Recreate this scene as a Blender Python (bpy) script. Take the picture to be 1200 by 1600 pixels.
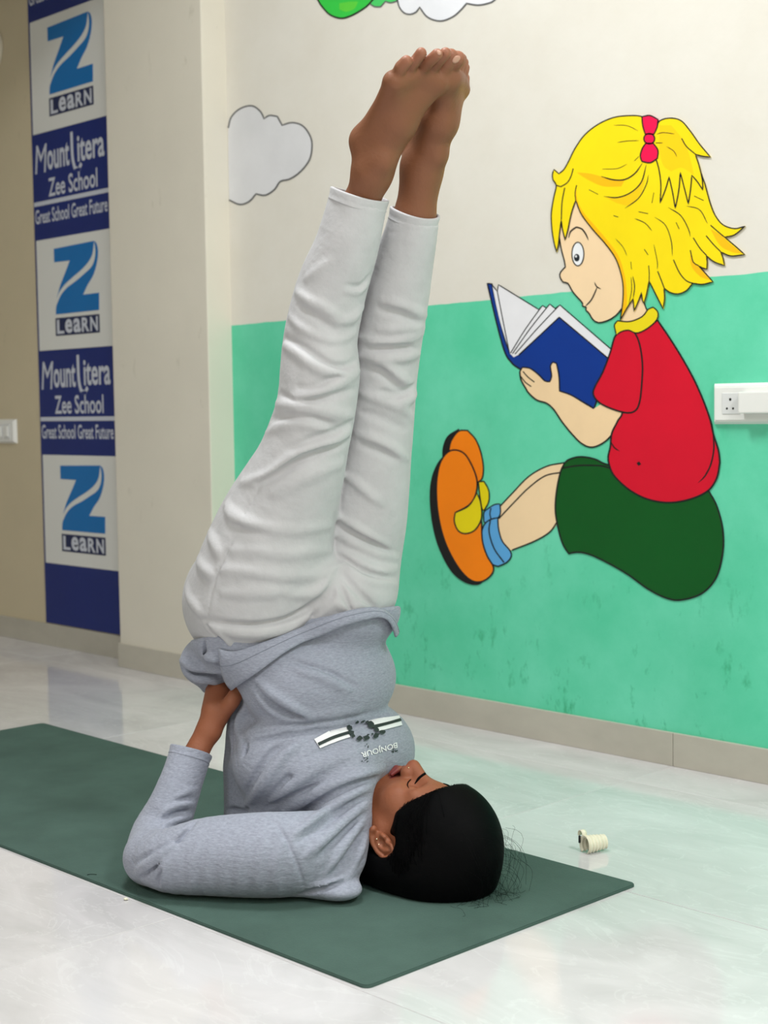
import bpy, bmesh, math, random
import numpy as np
from mathutils import Vector, Matrix
from mathutils.geometry import tessellate_polygon
from mathutils.bvhtree import BVHTree

for o in list(bpy.data.objects): bpy.data.objects.remove(o)
SC = bpy.context.scene
COL = SC.collection

# ------------------------------------------------------------------ camera
FPX, YAW, PITCH, ROLL, CAMH = 2337.65, -0.803828, 0.068941, -0.014323, 0.80
def cam_axes():
    cy, sy, cp, sp = math.cos(YAW), math.sin(YAW), math.cos(PITCH), math.sin(PITCH)
    f = np.array([sy*cp, cy*cp, -sp]); r = np.array([cy, -sy, 0.0]); u = np.cross(r, f)
    cr, sr = math.cos(ROLL), math.sin(ROLL)
    return cr*r+sr*u, -sr*r+cr*u, f
CR, CU, CF = cam_axes()
CO = np.array([0, 0, CAMH])
cam_data = bpy.data.cameras.new('camera'); cam = bpy.data.objects.new('camera', cam_data); COL.objects.link(cam)
cam.matrix_world = Matrix(((CR[0], CU[0], -CF[0], 0), (CR[1], CU[1], -CF[1], 0), (CR[2], CU[2], -CF[2], CAMH), (0, 0, 0, 1)))
cam_data.sensor_fit = 'VERTICAL'; cam_data.sensor_height = 36.0; cam_data.lens = FPX/1600*36.0
cam_data.clip_start = 0.05; cam_data.clip_end = 60
cam_data.dof.use_dof = True; cam_data.dof.focus_distance = 2.45; cam_data.dof.aperture_fstop = 6.5
SC.camera = cam

# ------------------------------------------------------------------ world, lights, exposure
w = bpy.data.worlds.new('world'); SC.world = w; w.use_nodes = True
w.node_tree.nodes['Background'].inputs[0].default_value = (0.9, 0.95, 1.0, 1)
w.node_tree.nodes['Background'].inputs[1].default_value = 0.05
def area(name, loc, sx, sy, power, color=(1, 1, 1)):
    l = bpy.data.lights.new(name, 'AREA'); l.shape = 'RECTANGLE'; l.size = sx; l.size_y = sy; l.energy = power; l.color = color
    o = bpy.data.objects.new(name, l); COL.objects.link(o); o.location = loc
    return o
CEIL = 2.95
WARM = (0.96, 0.985, 1.0)
area('ceiling_panel_light', (-2.0, 1.45, CEIL-0.03), 0.6, 0.6, 33, WARM)
area('ceiling_panel_light', (0.8, 1.3, CEIL-0.03), 0.6, 0.6, 62, WARM)
area('ceiling_panel_light', (-2.0, -1.4, CEIL-0.03), 0.6, 0.6, 20, WARM)
area('ceiling_panel_light', (0.8, -1.4, CEIL-0.03), 0.6, 0.6, 30, WARM)
SC.view_settings.view_transform = 'Standard'; SC.view_settings.look = 'None'
SC.view_settings.exposure = 0.33; SC.view_settings.gamma = 1.0; SC.view_settings.use_curve_mapping = False

# ------------------------------------------------------------------ helpers
def lin(c):
    c = np.array(c, float)/255.0
    return tuple(np.where(c <= 0.04045, c/12.92, ((c+0.055)/1.055)**2.4))
def ray(px, py):
    d = CR*((px-600)/FPX) - CU*((py-800)/FPX) + CF
    return d
def at(px, py, Y):
    """point of the plane y = Y that the photograph shows at (px, py)"""
    d = ray(px, py); return CO + d*(Y/d[1])
def on_floor(px, py, z=0.0):
    d = ray(px, py); return CO + d*((z-CAMH)/d[2])
def ppm(P):
    return FPX/float((np.asarray(P)-CO) @ CF)
def tag(o, label=None, cat=None, group=None, kind=None):
    if label: o['label'] = label
    if cat: o['category'] = cat
    if group: o['group'] = group
    if kind: o['kind'] = kind
    return o
def link(name, me, mats=(), parent=None, smooth=False):
    o = bpy.data.objects.new(name, me); COL.objects.link(o)
    if not isinstance(mats, (list, tuple)): mats = [mats]
    if mats and not len(me.materials):
        for m in mats: me.materials.append(m)
    if parent is not None: o.parent = parent; o.matrix_parent_inverse = parent.matrix_basis.inverted()
    if smooth: me.polygons.foreach_set('use_smooth', [True]*len(me.polygons))
    return o
def mesh(name, v, f):
    me = bpy.data.meshes.new(name); me.from_pydata([tuple(map(float, p)) for p in v], [], f); me.update(); return me
def empty(name, loc):
    o = bpy.data.objects.new(name, None); COL.objects.link(o); o.location = loc; o.empty_display_size = 0.05; return o
def box_mesh(name, lo, hi, bev=0.0, seg=1):
    bm = bmesh.new(); bmesh.ops.create_cube(bm, size=1)
    lo = Vector(lo); hi = Vector(hi)
    for v in bm.verts: v.co = Vector(((lo[i]+hi[i])/2 + v.co[i]*(hi[i]-lo[i])) for i in range(3))
    if bev > 0: bmesh.ops.bevel(bm, geom=bm.edges[:], offset=bev, segments=seg, profile=0.6, affect='EDGES')
    bmesh.ops.recalc_face_normals(bm, faces=bm.faces[:])
    me = bpy.data.meshes.new(name); bm.to_mesh(me); bm.free(); return me
def spline(pts, closed=False, step=3.0, corner=50):
    """Catmull-Rom through the points; corners sharper than `corner` degrees stay sharp"""
    P = np.array(pts, float); n = len(P)
    if n < 3: return P
    sharp = np.zeros(n, bool)
    for i in range(n):
        if not closed and i in (0, n-1): sharp[i] = True; continue
        a = P[i]-P[i-1]; b = P[(i+1) % n]-P[i]
        c = (a@b)/(np.linalg.norm(a)*np.linalg.norm(b)+1e-9)
        sharp[i] = math.degrees(math.acos(max(-1, min(1, c)))) > corner
    out = []
    for i in range(n if closed else n-1):
        p1, p2 = P[i], P[(i+1) % n]
        p0 = P[i-1] if not sharp[i] else p1-(p2-p1)
        p3 = P[(i+2) % n] if not sharp[(i+1) % n] else p2+(p2-p1)
        m = max(2, int(np.linalg.norm(p2-p1)/step))
        for k in range(m):
            t = k/m
            out.append(0.5*((2*p1)+(-p0+p2)*t+(2*p0-5*p1+4*p2-p3)*t*t+(-p0+3*p1-3*p2+p3)*t**3))
    if not closed: out.append(P[-1])
    return np.array(out)

# ------------------------------------------------------------------ materials
def nd(nt, t, **kw):
    n = nt.nodes.new(t)
    for k, v in kw.items():
        if k == 'inp':
            for a, b in v.items(): n.inputs[a].default_value = b
        else: setattr(n, k, v)
    return n
def material(name, rgb, rough=0.6, spec=0.4, vary=0.0, scale=8.0, bump=0.0, bscale=200.0, metallic=0.0, stretch=None, sheen=0.0, sss=0.0):
    m = bpy.data.materials.new(name); m.use_nodes = True; nt = m.node_tree; L = nt.links.new
    b = nt.nodes['Principled BSDF']; c = lin(rgb)
    b.inputs['Base Color'].default_value = (*c, 1); b.inputs['Roughness'].default_value = rough
    b.inputs['Specular IOR Level'].default_value = spec; b.inputs['Metallic'].default_value = metallic
    if sheen: b.inputs['Sheen Weight'].default_value = sheen
    if sss:
        b.inputs['Subsurface Weight'].default_value = sss; b.inputs['Subsurface Radius'].default_value = (0.012, 0.005, 0.003); b.inputs['Subsurface Scale'].default_value = 0.5
    g = nd(nt, 'ShaderNodeNewGeometry'); vec = g.outputs['Position']
    if stretch:
        mp = nd(nt, 'ShaderNodeMapping'); mp.inputs['Scale'].default_value = stretch; L(vec, mp.inputs[0]); vec = mp.outputs[0]
    if vary > 0:
        n = nd(nt, 'ShaderNodeTexNoise', inp={'Scale': scale, 'Detail': 5.0, 'Roughness': 0.6}); L(vec, n.inputs['Vector'])
        r = nd(nt, 'ShaderNodeValToRGB'); r.color_ramp.elements[0].position = 0.3; r.color_ramp.elements[1].position = 0.7
        r.color_ramp.elements[0].color = (*[x*(1-vary) for x in c], 1); r.color_ramp.elements[1].color = (*[min(1, x*(1+vary)) for x in c], 1)
        L(n.outputs[0], r.inputs[0]); L(r.outputs[0], b.inputs['Base Color'])
    if bump > 0:
        n = nd(nt, 'ShaderNodeTexNoise', inp={'Scale': bscale, 'Detail': 3.0}); L(vec, n.inputs['Vector'])
        bp = nd(nt, 'ShaderNodeBump', inp={'Strength': 1.0, 'Distance': bump}); L(n.outputs[0], bp.inputs['Height']); L(bp.outputs[0], b.inputs['Normal'])
    return m
# ------------------------------------------------------------------ the room
WY = 2.732                     # painted wall
X0, X1, Y0 = -6.6, 2.2, -3.0   # room extent
PX0, PX1, PY = -3.952, -3.464, 2.645   # pillar

def floor_material():
    m = material('polished_marble_tile', (212, 213, 212), rough=0.09, spec=0.6)
    nt = m.node_tree; L = nt.links.new; b = nt.nodes['Principled BSDF']
    g = nd(nt, 'ShaderNodeNewGeometry'); oi = nd(nt, 'ShaderNodeObjectInfo')
    ml = nd(nt, 'ShaderNodeVectorMath', operation='MULTIPLY_ADD'); ml.inputs[1].default_value = (7, 13, 5)
    L(oi.outputs['Random'], ml.inputs[0]); L(g.outputs['Position'], ml.inputs[2])
    mp = nd(nt, 'ShaderNodeMapping'); mp.inputs['Rotation'].default_value = (0, 0, 0.5); mp.inputs['Scale'].default_value = (1.0, 2.2, 1); L(ml.outputs[0], mp.inputs[0])
    n1 = nd(nt, 'ShaderNodeTexNoise', inp={'Scale': 2.2, 'Detail': 7.0, 'Roughness': 0.6, 'Distortion': 1.2}); L(mp.outputs[0], n1.inputs['Vector'])
    r1 = nd(nt, 'ShaderNodeValToRGB'); e = r1.color_ramp.elements
    e[0].position = 0.3; e[0].color = (*lin((194, 191, 192)), 1); e[1].position = 0.68; e[1].color = (*lin((218, 214, 216)), 1)
    L(n1.outputs[0], r1.inputs[0])
    n2 = nd(nt, 'ShaderNodeTexNoise', inp={'Scale': 3.5, 'Detail': 6.0, 'Roughness': 0.55, 'Distortion': 2.0}); L(mp.outputs[0], n2.inputs['Vector'])
    r2 = nd(nt, 'ShaderNodeValToRGB'); e = r2.color_ramp.elements
    e[0].position = 0.485; e[0].color = (0, 0, 0, 1); e[1].position = 0.5; e[1].color = (0.3, 0.3, 0.3, 1); k = e.new(0.515); k.color = (0, 0, 0, 1)
    L(n2.outputs[0], r2.inputs[0])
    mx = nd(nt, 'ShaderNodeMix', data_type='RGBA'); L(r2.outputs[0], mx.inputs[0]); L(r1.outputs[0], mx.inputs[6]); mx.inputs[7].default_value = (*lin((230, 229, 229)), 1)
    L(mx.outputs[2], b.inputs['Base Color'])
    return m
M_TILE = floor_material()
M_GROUT = material('grout', (150, 148, 140), 0.9)
fl = tag(link('floor', box_mesh('floor', (X0, Y0, -0.06), (X1, WY+0.1, -0.002)), M_GROUT), kind='structure', label='polished pale marble tile floor')
# large slabs, one object each
TX, TY, GAP = 1.192, 0.5935, 0.0014
tiles = {}
xs = [-1.911+TX*k for k in range(-4, 4)]; ys = [2.554+TY*k for k in range(-10, 1)]
for i, x in enumerate(xs):
    for y in ys:
        lo = (max(x, X0), max(y, Y0)); hi = (min(x+TX, X1), min(y+TY, WY+0.004))
        if hi[0]-lo[0] < 0.02 or hi[1]-lo[1] < 0.02: continue
        key = (round(hi[0]-lo[0], 3), round(hi[1]-lo[1], 3))
        if key not in tiles: tiles[key] = box_mesh('floor_tile', (GAP/2, GAP/2, -0.012), (key[0]-GAP/2, key[1]-GAP/2, 0), 0.0006)
        t = link('floor_tile', tiles[key], M_TILE, fl); t.location = (lo[0], lo[1], 0)

def wall_material():
    m = material('painted_wall_two_tone', (236, 230, 214), rough=0.55, spec=0.3, bump=0.0004, bscale=60)
    nt = m.node_tree; L = nt.links.new; b = nt.nodes['Principled BSDF']
    g = nd(nt, 'ShaderNodeNewGeometry'); sx = nd(nt, 'ShaderNodeSeparateXYZ'); L(g.outputs['Position'], sx.inputs[0])
    # paint edge climbs a little to the right, brushed by hand
    ed = nd(nt, 'ShaderNodeMath', operation='MULTIPLY_ADD'); ed.inputs[1].default_value = -0.0125; ed.inputs[2].default_value = -0.0125*3.46; L(sx.outputs['X'], ed.inputs[0])
    nz = nd(nt, 'ShaderNodeTexNoise', inp={'Scale': 14.0, 'Detail': 2.0}); L(g.outputs['Position'], nz.inputs['Vector'])
    e2 = nd(nt, 'ShaderNodeMath', operation='MULTIPLY_ADD'); e2.inputs[1].default_value = 0.006; e2.inputs[2].default_value = -0.003; L(nz.outputs[0], e2.inputs[0])
    s1 = nd(nt, 'ShaderNodeMath', operation='ADD'); L(sx.outputs['Z'], s1.inputs[0]); L(ed.outputs[0], s1.inputs[1])
    s2 = nd(nt, 'ShaderNodeMath', operation='ADD'); L(s1.outputs[0], s2.inputs[0]); L(e2.outputs[0], s2.inputs[1])
    below = nd(nt, 'ShaderNodeMath', operation='LESS_THAN'); below.inputs[1].default_value = 1.048; L(s2.outputs[0], below.inputs[0])
    # right of the pillar only
    right = nd(nt, 'ShaderNodeMath', operation='GREATER_THAN'); right.inputs[1].default_value = PX1-0.02; L(sx.outputs['X'], right.inputs[0])
    msk = nd(nt, 'ShaderNodeMath', operation='MULTIPLY'); L(below.outputs[0], msk.inputs[0]); L(right.outputs[0], msk.inputs[1])
    n1 = nd(nt, 'ShaderNodeTexNoise', inp={'Scale': 5.0, 'Detail': 6.0, 'Roughness': 0.65}); L(g.outputs['Position'], n1.inputs['Vector'])
    rg = nd(nt, 'ShaderNodeValToRGB'); e = rg.color_ramp.elements
    e[0].position = 0.3; e[0].color = (*lin((88, 204, 162)), 1); e[1].position = 0.72; e[1].color = (*lin((112, 218, 182)), 1); L(n1.outputs[0], rg.inputs[0])
    # dark scuffs, denser towards the skirting
    mp = nd(nt, 'ShaderNodeMapping'); mp.inputs['Scale'].default_value = (1.6, 1, 0.8); L(g.outputs['Position'], mp.inputs[0])
    n2 = nd(nt, 'ShaderNodeTexNoise', inp={'Scale': 17.0, 'Detail': 4.0, 'Roughness': 0.7}); L(mp.outputs[0], n2.inputs['Vector'])
    r2 = nd(nt, 'ShaderNodeValToRGB'); e = r2.color_ramp.elements; e[0].position = 0.58; e[0].color = (0, 0, 0, 1); e[1].position = 0.70; e[1].color = (1, 1, 1, 1); L(n2.outputs[0], r2.inputs[0])
    low = nd(nt, 'ShaderNodeMapRange'); low.inputs[1].default_value = 0.62; low.inputs[2].default_value = 0.1; low.inputs[3].default_value = 0.08; low.inputs[4].default_value = 0.65; L(sx.outputs['Z'], low.inputs[0])
    sm = nd(nt, 'ShaderNodeMath', operation='MULTIPLY'); L(r2.outputs[0], sm.inputs[0]); L(low.outputs[0], sm.inputs[1])
    gx = nd(nt, 'ShaderNodeMix', data_type='RGBA'); L(sm.outputs[0], gx.inputs[0]); L(rg.outputs[0], gx.inputs[6]); gx.inputs[7].default_value = (*lin((52, 160, 112)), 1)
    cr = nd(nt, 'ShaderNodeValToRGB'); e = cr.color_ramp.elements
    e[0].position = 0.3; e[0].color = (*lin((222, 217, 206)), 1); e[1].position = 0.72; e[1].color = (*lin((228, 224, 215)), 1); L(n1.outputs[0], cr.inputs[0])
    mx = nd(nt, 'ShaderNodeMix', data_type='RGBA'); L(msk.outputs[0], mx.inputs[0]); L(cr.outputs[0], mx.inputs[6]); L(gx.outputs[2], mx.inputs[7])
    L(mx.outputs[2], b.inputs['Base Color'])
    return m
M_WALL = wall_material()
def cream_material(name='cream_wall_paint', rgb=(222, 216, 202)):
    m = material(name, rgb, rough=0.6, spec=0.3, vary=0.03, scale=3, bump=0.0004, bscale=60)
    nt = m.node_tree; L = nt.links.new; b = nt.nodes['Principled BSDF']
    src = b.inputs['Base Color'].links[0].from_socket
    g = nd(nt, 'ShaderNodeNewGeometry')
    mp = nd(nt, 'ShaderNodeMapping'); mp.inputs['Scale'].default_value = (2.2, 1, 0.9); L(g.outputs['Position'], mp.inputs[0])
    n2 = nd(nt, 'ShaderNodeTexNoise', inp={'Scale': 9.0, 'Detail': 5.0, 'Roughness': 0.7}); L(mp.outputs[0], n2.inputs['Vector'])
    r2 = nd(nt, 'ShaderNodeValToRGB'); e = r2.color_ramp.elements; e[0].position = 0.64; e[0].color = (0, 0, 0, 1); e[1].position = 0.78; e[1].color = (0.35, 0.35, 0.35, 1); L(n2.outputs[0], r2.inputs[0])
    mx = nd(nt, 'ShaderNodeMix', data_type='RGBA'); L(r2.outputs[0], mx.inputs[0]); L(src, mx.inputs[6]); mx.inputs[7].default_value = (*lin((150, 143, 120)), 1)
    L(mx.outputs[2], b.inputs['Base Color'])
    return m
M_CREAM = cream_material(); M_SHADED = cream_material('shaded_cream_wall_paint', (208, 195, 166))  # second cream for the far wall: yellower, with its shade painted in
M_PLAIN = material('white_paint', (235, 233, 226), 0.7)
T = 0.1
tag(link('wall_back', box_mesh('wall_back', (PX1-0.25, WY, 0), (X1, WY+T, CEIL)), M_WALL), kind='structure', label='cream and mint green painted wall with mural')
tag(link('wall_back_far', box_mesh('wall_back_far', (X0, WY, 0), (PX1-0.25, WY+T, CEIL)), M_SHADED), kind='structure', label='cream wall carrying the school banner')
tag(link('wall_pillar', box_mesh('wall_pillar', (PX0, PY, 0), (PX1, WY+0.02, CEIL), 0.004, 2), M_CREAM), kind='structure', label='cream pillar standing proud of the wall')
tag(link('wall_left', box_mesh('wall_left', (X0-T, Y0, 0), (X0, WY+T, CEIL)), M_CREAM), kind='structure')
tag(link('wall_right', box_mesh('wall_right', (X1, Y0, 0), (X1+T, WY+T, CEIL)), M_CREAM), kind='structure')
tag(link('wall_front', box_mesh('wall_front', (X0-T, Y0-T, 0), (X1+T, Y0, CEIL)), M_CREAM), kind='structure')
tag(link('ceiling', box_mesh('ceiling', (X0-T, Y0-T, CEIL), (X1+T, WY+T, CEIL+T)), M_PLAIN), kind='structure')
tag(link('trim_1', box_mesh('trim_1', (PX0, Y0, 2.35), (PX1, PY, CEIL)), M_PLAIN), kind='structure', label='ceiling beam running out from the pillar')
# skirting tiles
M_SKIRT = material('grey_skirting_tile', (186, 181, 168), rough=0.3, spec=0.45, vary=0.08, scale=3.5, stretch=(1.5, 1, 3))
SK_H, SK_T = 0.075, 0.009
def skirting(name, label, x0, x1, y, joints):
    root = empty(name, ((x0+x1)/2, y, 0)); tag(root, label=label, kind='structure')
    c = [x0]+[j for j in joints if x0 < j < x1]+[x1]
    for a, b_ in zip(c[:-1], c[1:]):
        link('skirting_tile', box_mesh('skirting_tile', (a+0.0006, y-SK_T, 0), (b_-0.0006, y, SK_H), 0.0008), M_SKIRT, root)
skirting('baseboard_back', 'grey tile skirting under the mural wall', PX1, X1, WY, [-3.11, -1.915, -0.72, 0.48, 1.67])
skirting('baseboard_banner', 'grey tile skirting under the school banner', X0, PX0, WY, [-6.0, -5.4, -4.45])
skirting('baseboard_pillar', 'grey tile skirting around the pillar foot', PX0-0.004, PX1+0.002, PY+0.002, [])
link('skirting_tile', box_mesh('skirting_tile', (PX1, PY, 0), (PX1+SK_T, WY-SK_T, SK_H), 0.0008), M_SKIRT, bpy.data.objects['baseboard_pillar'])

# ------------------------------------------------------------------ flat painted shapes on the wall
def wall_pt(p, off):
    q = at(p[0], p[1], WY); return (q[0], WY-off, q[2])
def fill_tris(P2):
    return tessellate_polygon([[Vector((p[0], p[1], 0)) for p in P2]])
def ribbon(P, wd, closed, taper=False):
    """left / right edge of a stroke of width wd along P (2-D)"""
    P = np.array(P); n = len(P)
    t = np.roll(P, -1, 0)-np.roll(P, 1, 0) if closed else np.gradient(P, axis=0)
    t /= np.linalg.norm(t, axis=1)[:, None]+1e-9
    nn = np.stack([-t[:, 1], t[:, 0]], 1)
    s = np.full(n, wd/2)
    if taper:
        u = np.linspace(0, 1, n); s = s*np.clip(np.minimum(u, 1-u)*5+0.25, 0, 1)
    return P+nn*s[:, None], P-nn*s[:, None]
INK = material('mural_ink_black', (22, 22, 24), 0.5)
INKG = material('mural_ink_grey', (96, 96, 98), 0.5)
_pm = {}
def paint(rgb):
    if rgb not in _pm: _pm[rgb] = material('mural_paint_%02x%02x%02x' % rgb, rgb, rough=0.5, spec=0.35, vary=0.05, scale=6)
    return _pm[rgb]
def painted(name, parent, layer, fills=(), lines=(), ink=None):
    """fills: (points, rgb); lines: (points, width_px, closed, taper); points already in photo pixels -> wall plane"""
    V, Fc, MI, mats = [], [], [], []
    def mi(m):
        if m not in mats: mats.append(m)
        return mats.index(m)
    for k, (pts, rgb) in enumerate(fills):
        S = spline(pts, True, 4); off = 0.0006+0.0003*layer+0.00004*k
        b0 = len(V); V += [wall_pt(p, off) for p in S]
        for tri in fill_tris(S):
            Fc.append([b0+i for i in tri]); MI.append(mi(paint(rgb)))
        # painted edge returns to the wall
        b1 = len(V); V += [wall_pt(p, 0.0003) for p in S]; n = len(S)
        for i in range(n): Fc.append([b0+i, b0+(i+1) % n, b1+(i+1) % n, b1+i]); MI.append(mi(paint(rgb)))
    for pts, wd, closed, taper in lines:
        S = spline(pts, closed, 4)
        l, r = ribbon(S, wd, closed, taper); off = 0.0006+0.0003*layer+0.00026
        b0 = len(V); n = len(S); V += [wall_pt(p, off) for p in l]+[wall_pt(p, off) for p in r]
        for i in range(n if closed else n-1):
            j = (i+1) % n; Fc.append([b0+i, b0+j, b0+n+j, b0+n+i]); MI.append(mi(ink or INK))
    me = mesh(name, V, Fc); o = link(name, me, mats, parent)
    me.polygons.foreach_set('material_index', MI)
    bm = bmesh.new(); bm.from_mesh(me)
    for f in bm.faces:
        if abs(f.normal.y) > 0.5 and f.normal.y > 0: f.normal_flip()
    bm.to_mesh(me); bm.free()
    return o
def c4(*p): return [(840+x*0.3, 160+y*0.3) for x, y in p]
def c5(*p): return [(740+x*0.38333, 420+y*0.38333) for x, y in p]
def c6(*p): return [(640+x*0.46667, 640+y*0.46667) for x, y in p]
def c3(*p): return [(340+x/2.4, y/2.4) for x, y in p]
def c7(*p): return [(480+x/3.75, y/3.75) for x, y in p]

gpos = at(1000, 930, WY)
girl = empty('painted_girl', (gpos[0], WY, gpos[2]))
tag(girl, 'cartoon girl with yellow hair reading a blue book, painted on the wall', 'mural')
YEL, ORG, SKIN, RED, GRN = (250, 222, 8), (252, 190, 10), (246, 215, 172), (214, 8, 42), (2, 84, 26)
YEL2 = (246, 218, 20)
BLK = (18, 18, 20)
ln = lambda p, w=2.2, c=False, t=False: (p, w, c, t)
# shoes, socks, legs
sole_f = c6((118, 150), (92, 185), (74, 235), (69, 300), (78, 385), (100, 465), (140, 540), (185, 578), (228, 587), (255, 570), (240, 560), (150, 480), (110, 330), (110, 210))
sole_b = c6((110, 165), (112, 125), (128, 88), (165, 64), (175, 80), (145, 110), (135, 160))
sh_b = c6((133, 135), (140, 105), (165, 72), (195, 70), (222, 100), (240, 145), (248, 195), (243, 232), (225, 245), (190, 200), (150, 150))
sh_f = c6((150, 135), (185, 147), (212, 190), (228, 240), (222, 288), (200, 320), (155, 345), (152, 372), (165, 405), (190, 415), (222, 402), (243, 370), (246, 440), (262, 490), (283, 528), (273, 556), (240, 576), (203, 568), (160, 520), (120, 440), (98, 350), (92, 260), (101, 190), (122, 150))
painted('shoe', girl, 1, [(sole_b, BLK), (sh_b, (250, 132, 6))], [ln(sh_b, 2.2, True)])
fl_b = c6((232, 242), (250, 240), (266, 270), (266, 308), (250, 338), (243, 330), (236, 285))
painted('shoe_tongue', girl, 2, [(fl_b, (232, 212, 10))], [ln(fl_b, 2.0, True)])
leg_b = c6((518, 178), (460, 190), (400, 224), (345, 280), (300, 328), (306, 362), (360, 330), (430, 255), (515, 215))
painted('leg', girl, 1, [(leg_b, SKIN)], [ln(leg_b[:5])])
sock_b = c6((250, 345), (262, 333), (285, 318), (303, 316), (306, 340), (298, 362), (262, 385), (250, 375))
painted('sock', girl, 2, [(sock_b, (92, 166, 222))], [ln(sock_b, 2, True), ln(c6((274, 330), (270, 350), (278, 378)), 2)])
leg_f = c6((510, 210), (455, 222), (400, 262), (350, 312), (300, 365), (306, 420), (322, 458), (345, 470), (420, 440), (470, 410), (496, 375), (505, 290))
painted('leg', girl, 3, [(leg_f, SKIN)], [ln(leg_f[:5]), ln(leg_f[7:11])])
sock_f = c6((252, 385), (272, 368), (297, 362), (300, 400), (312, 440), (338, 472), (342, 492), (326, 512), (298, 525), (274, 513), (252, 465), (242, 420))
painted('sock', girl, 4, [(sock_f, (92, 166, 222))], [ln(sock_f, 2.2, True), ln(c6((272, 370), (268, 410), (285, 465), (318, 512)), 2.2)])
painted('shoe', girl, 5, [(sole_f, BLK), (sh_f, (250, 132, 6))], [ln(sh_f, 2.4, True)])
fl_f = c6((155, 345), (200, 322), (228, 280), (240, 310), (243, 362), (222, 402), (190, 415), (165, 405), (152, 374))
painted('shoe_tongue', girl, 6, [(fl_f, (232, 212, 10))], [ln(fl_f, 2.2, True)])
# shorts
shorts = c6((515, 190), (530, 170), (570, 158), (620, 165), (668, 185), (760, 190), (990, 240), (1003, 272), (1030, 322), (1050, 400), (1050, 480), (1028, 562), (980, 615), (910, 637), (860, 630), (800, 600), (730, 550), (660, 510), (600, 483), (560, 477), (535, 482), (515, 450), (500, 400), (490, 340), (493, 280), (504, 220))
painted('shorts', girl, 4, [(shorts, GRN)], [ln(shorts, 2.6, True), ln(c6((512, 196), (570, 187), (640, 188), (672, 196)), 2.4)])
# neck, collar, book, arm, shirt
neck = c4((548, 1005), (558, 1050), (572, 1085), (530, 1130), (440, 1160), (438, 1120), (455, 1060), (500, 1000))
painted('neck', girl, 1, [(neck, SKIN)], [ln(neck[:3], 2)])
cover = c5((57, 60), (76, 62), (100, 170), (130, 290), (152, 346), (185, 352), (350, 197), (560, 372), (560, 450), (520, 500), (491, 570), (450, 545), (352, 498), (190, 408), (152, 377), (128, 338), (100, 240))
painted('book_cover', girl, 1, [(cover, (0, 52, 140))], [ln(cover, 2.4, True)])
pages = c5((77, 66), (98, 92), (103, 65), (267, 166), (283, 150), (298, 160), (312, 144), (334, 162), (354, 148), (562, 328), (560, 374), (350, 197), (186, 350), (150, 346), (108, 210))
painted('book_pages', girl, 2, [(pages, (233, 232, 236))], [ln(pages[:10], 1.8), ln(c5((350, 197), (455, 285), (550, 365)), 2), ln(c5((350, 197), (270, 272), (186, 350)), 1.6), ln(c5((98, 92), (125, 230), (148, 344)), 1.6), ln(c5((280, 152), (210, 250), (152, 344)), 1.6), ln(c5((310, 146), (235, 240), (160, 346)), 1.6), ln(c5((350, 150), (260, 245), (170, 348)), 1.6)])
arm = c5((190, 420), (200, 402), (230, 405), (265, 430), (292, 457), (312, 460), (320, 438), (315, 396), (326, 380), (340, 386), (350, 440), (352, 498), (400, 515), (450, 545), (492, 570), (540, 540), (612, 580), (592, 630), (560, 682), (522, 714), (480, 727), (440, 710), (400, 670), (360, 620), (330, 575), (300, 548), (260, 535), (228, 508), (215, 488), (195, 452))
painted('arm', girl, 3, [(arm, (244, 212, 168))], [ln(arm[:15], 2.2), ln(arm[17:]+arm[:1], 2.4), ln(c5((203, 418), (222, 440), (250, 462)), 1.8), ln(c5((194, 438), (212, 462), (237, 480)), 1.8)])
shirt = c5((600, 268), (665, 262), (700, 248), (740, 218), (752, 210), (800, 280), (850, 360), (900, 450), (940, 540), (968, 620), (980, 675), (1000, 738), (1006, 790))+c6((1040, 180), (1030, 230), (1000, 272), (940, 300), (870, 311), (800, 300), (740, 270), (690, 225), (672, 190), (667, 158))+c5((560, 725), (566, 670), (590, 620), (610, 570), (590, 400))
painted('shirt', girl, 5, [(shirt, RED)], [ln(shirt[3:], 2.8), ln(c5((563, 705), (575, 728), (597, 743)), 2, False, True), ln(c5((978, 672), (982, 730), (970, 795), (945, 845), (918, 872)), 2.4, False, True), (c5((672, 788), (676, 794), (680, 800)), 5, False, False)])
sleeve = c5((578, 278), (600, 256), (635, 247), (660, 262), (680, 310), (691, 390), (688, 470), (680, 540), (664, 576), (630, 587), (570, 572), (515, 545), (491, 512), (498, 480), (530, 420), (560, 340))
painted('sleeve', girl, 6, [(sleeve, RED)], [ln(sleeve, 2.6, True)])
collar = c5((580, 248), (577, 228), (590, 212), (640, 215), (690, 195), (715, 165), (735, 157), (752, 172), (755, 195), (740, 220), (700, 250), (665, 262), (635, 250), (605, 256), (585, 270))
painted('collar', girl, 7, [(collar, (236, 214, 22))], [ln(collar, 2.0, True)])
# head
face = c4((150, 560), (128, 610), (114, 690), (125, 760), (143, 830), (147, 858), (123, 884), (119, 908), (135, 935), (160, 942), (185, 985), (215, 1020), (236, 1044), (236, 1060), (256, 1068), (254, 1082), (272, 1100), (290, 1130), (320, 1147), (370, 1135), (412, 1108), (440, 1075), (480, 1000), (460, 700), (300, 480), (190, 480))
painted('face', girl, 4, [(face, (247, 216, 174))], [ln(face[2:22], 2.2)])
eye = [(840+0.3*(213+31*math.cos(a)), 160+0.3*(790+61*math.sin(a))) for a in np.linspace(0, 2*math.pi, 24)[:-1]]
pup = [(840+0.3*(207+15*math.cos(a)), 160+0.3*(809+20*math.sin(a))) for a in np.linspace(0, 2*math.pi, 16)[:-1]]
hil = [(840+0.3*(203+5*math.cos(a)), 160+0.3*(802+6*math.sin(a))) for a in np.linspace(0, 2*math.pi, 12)[:-1]]
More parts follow.
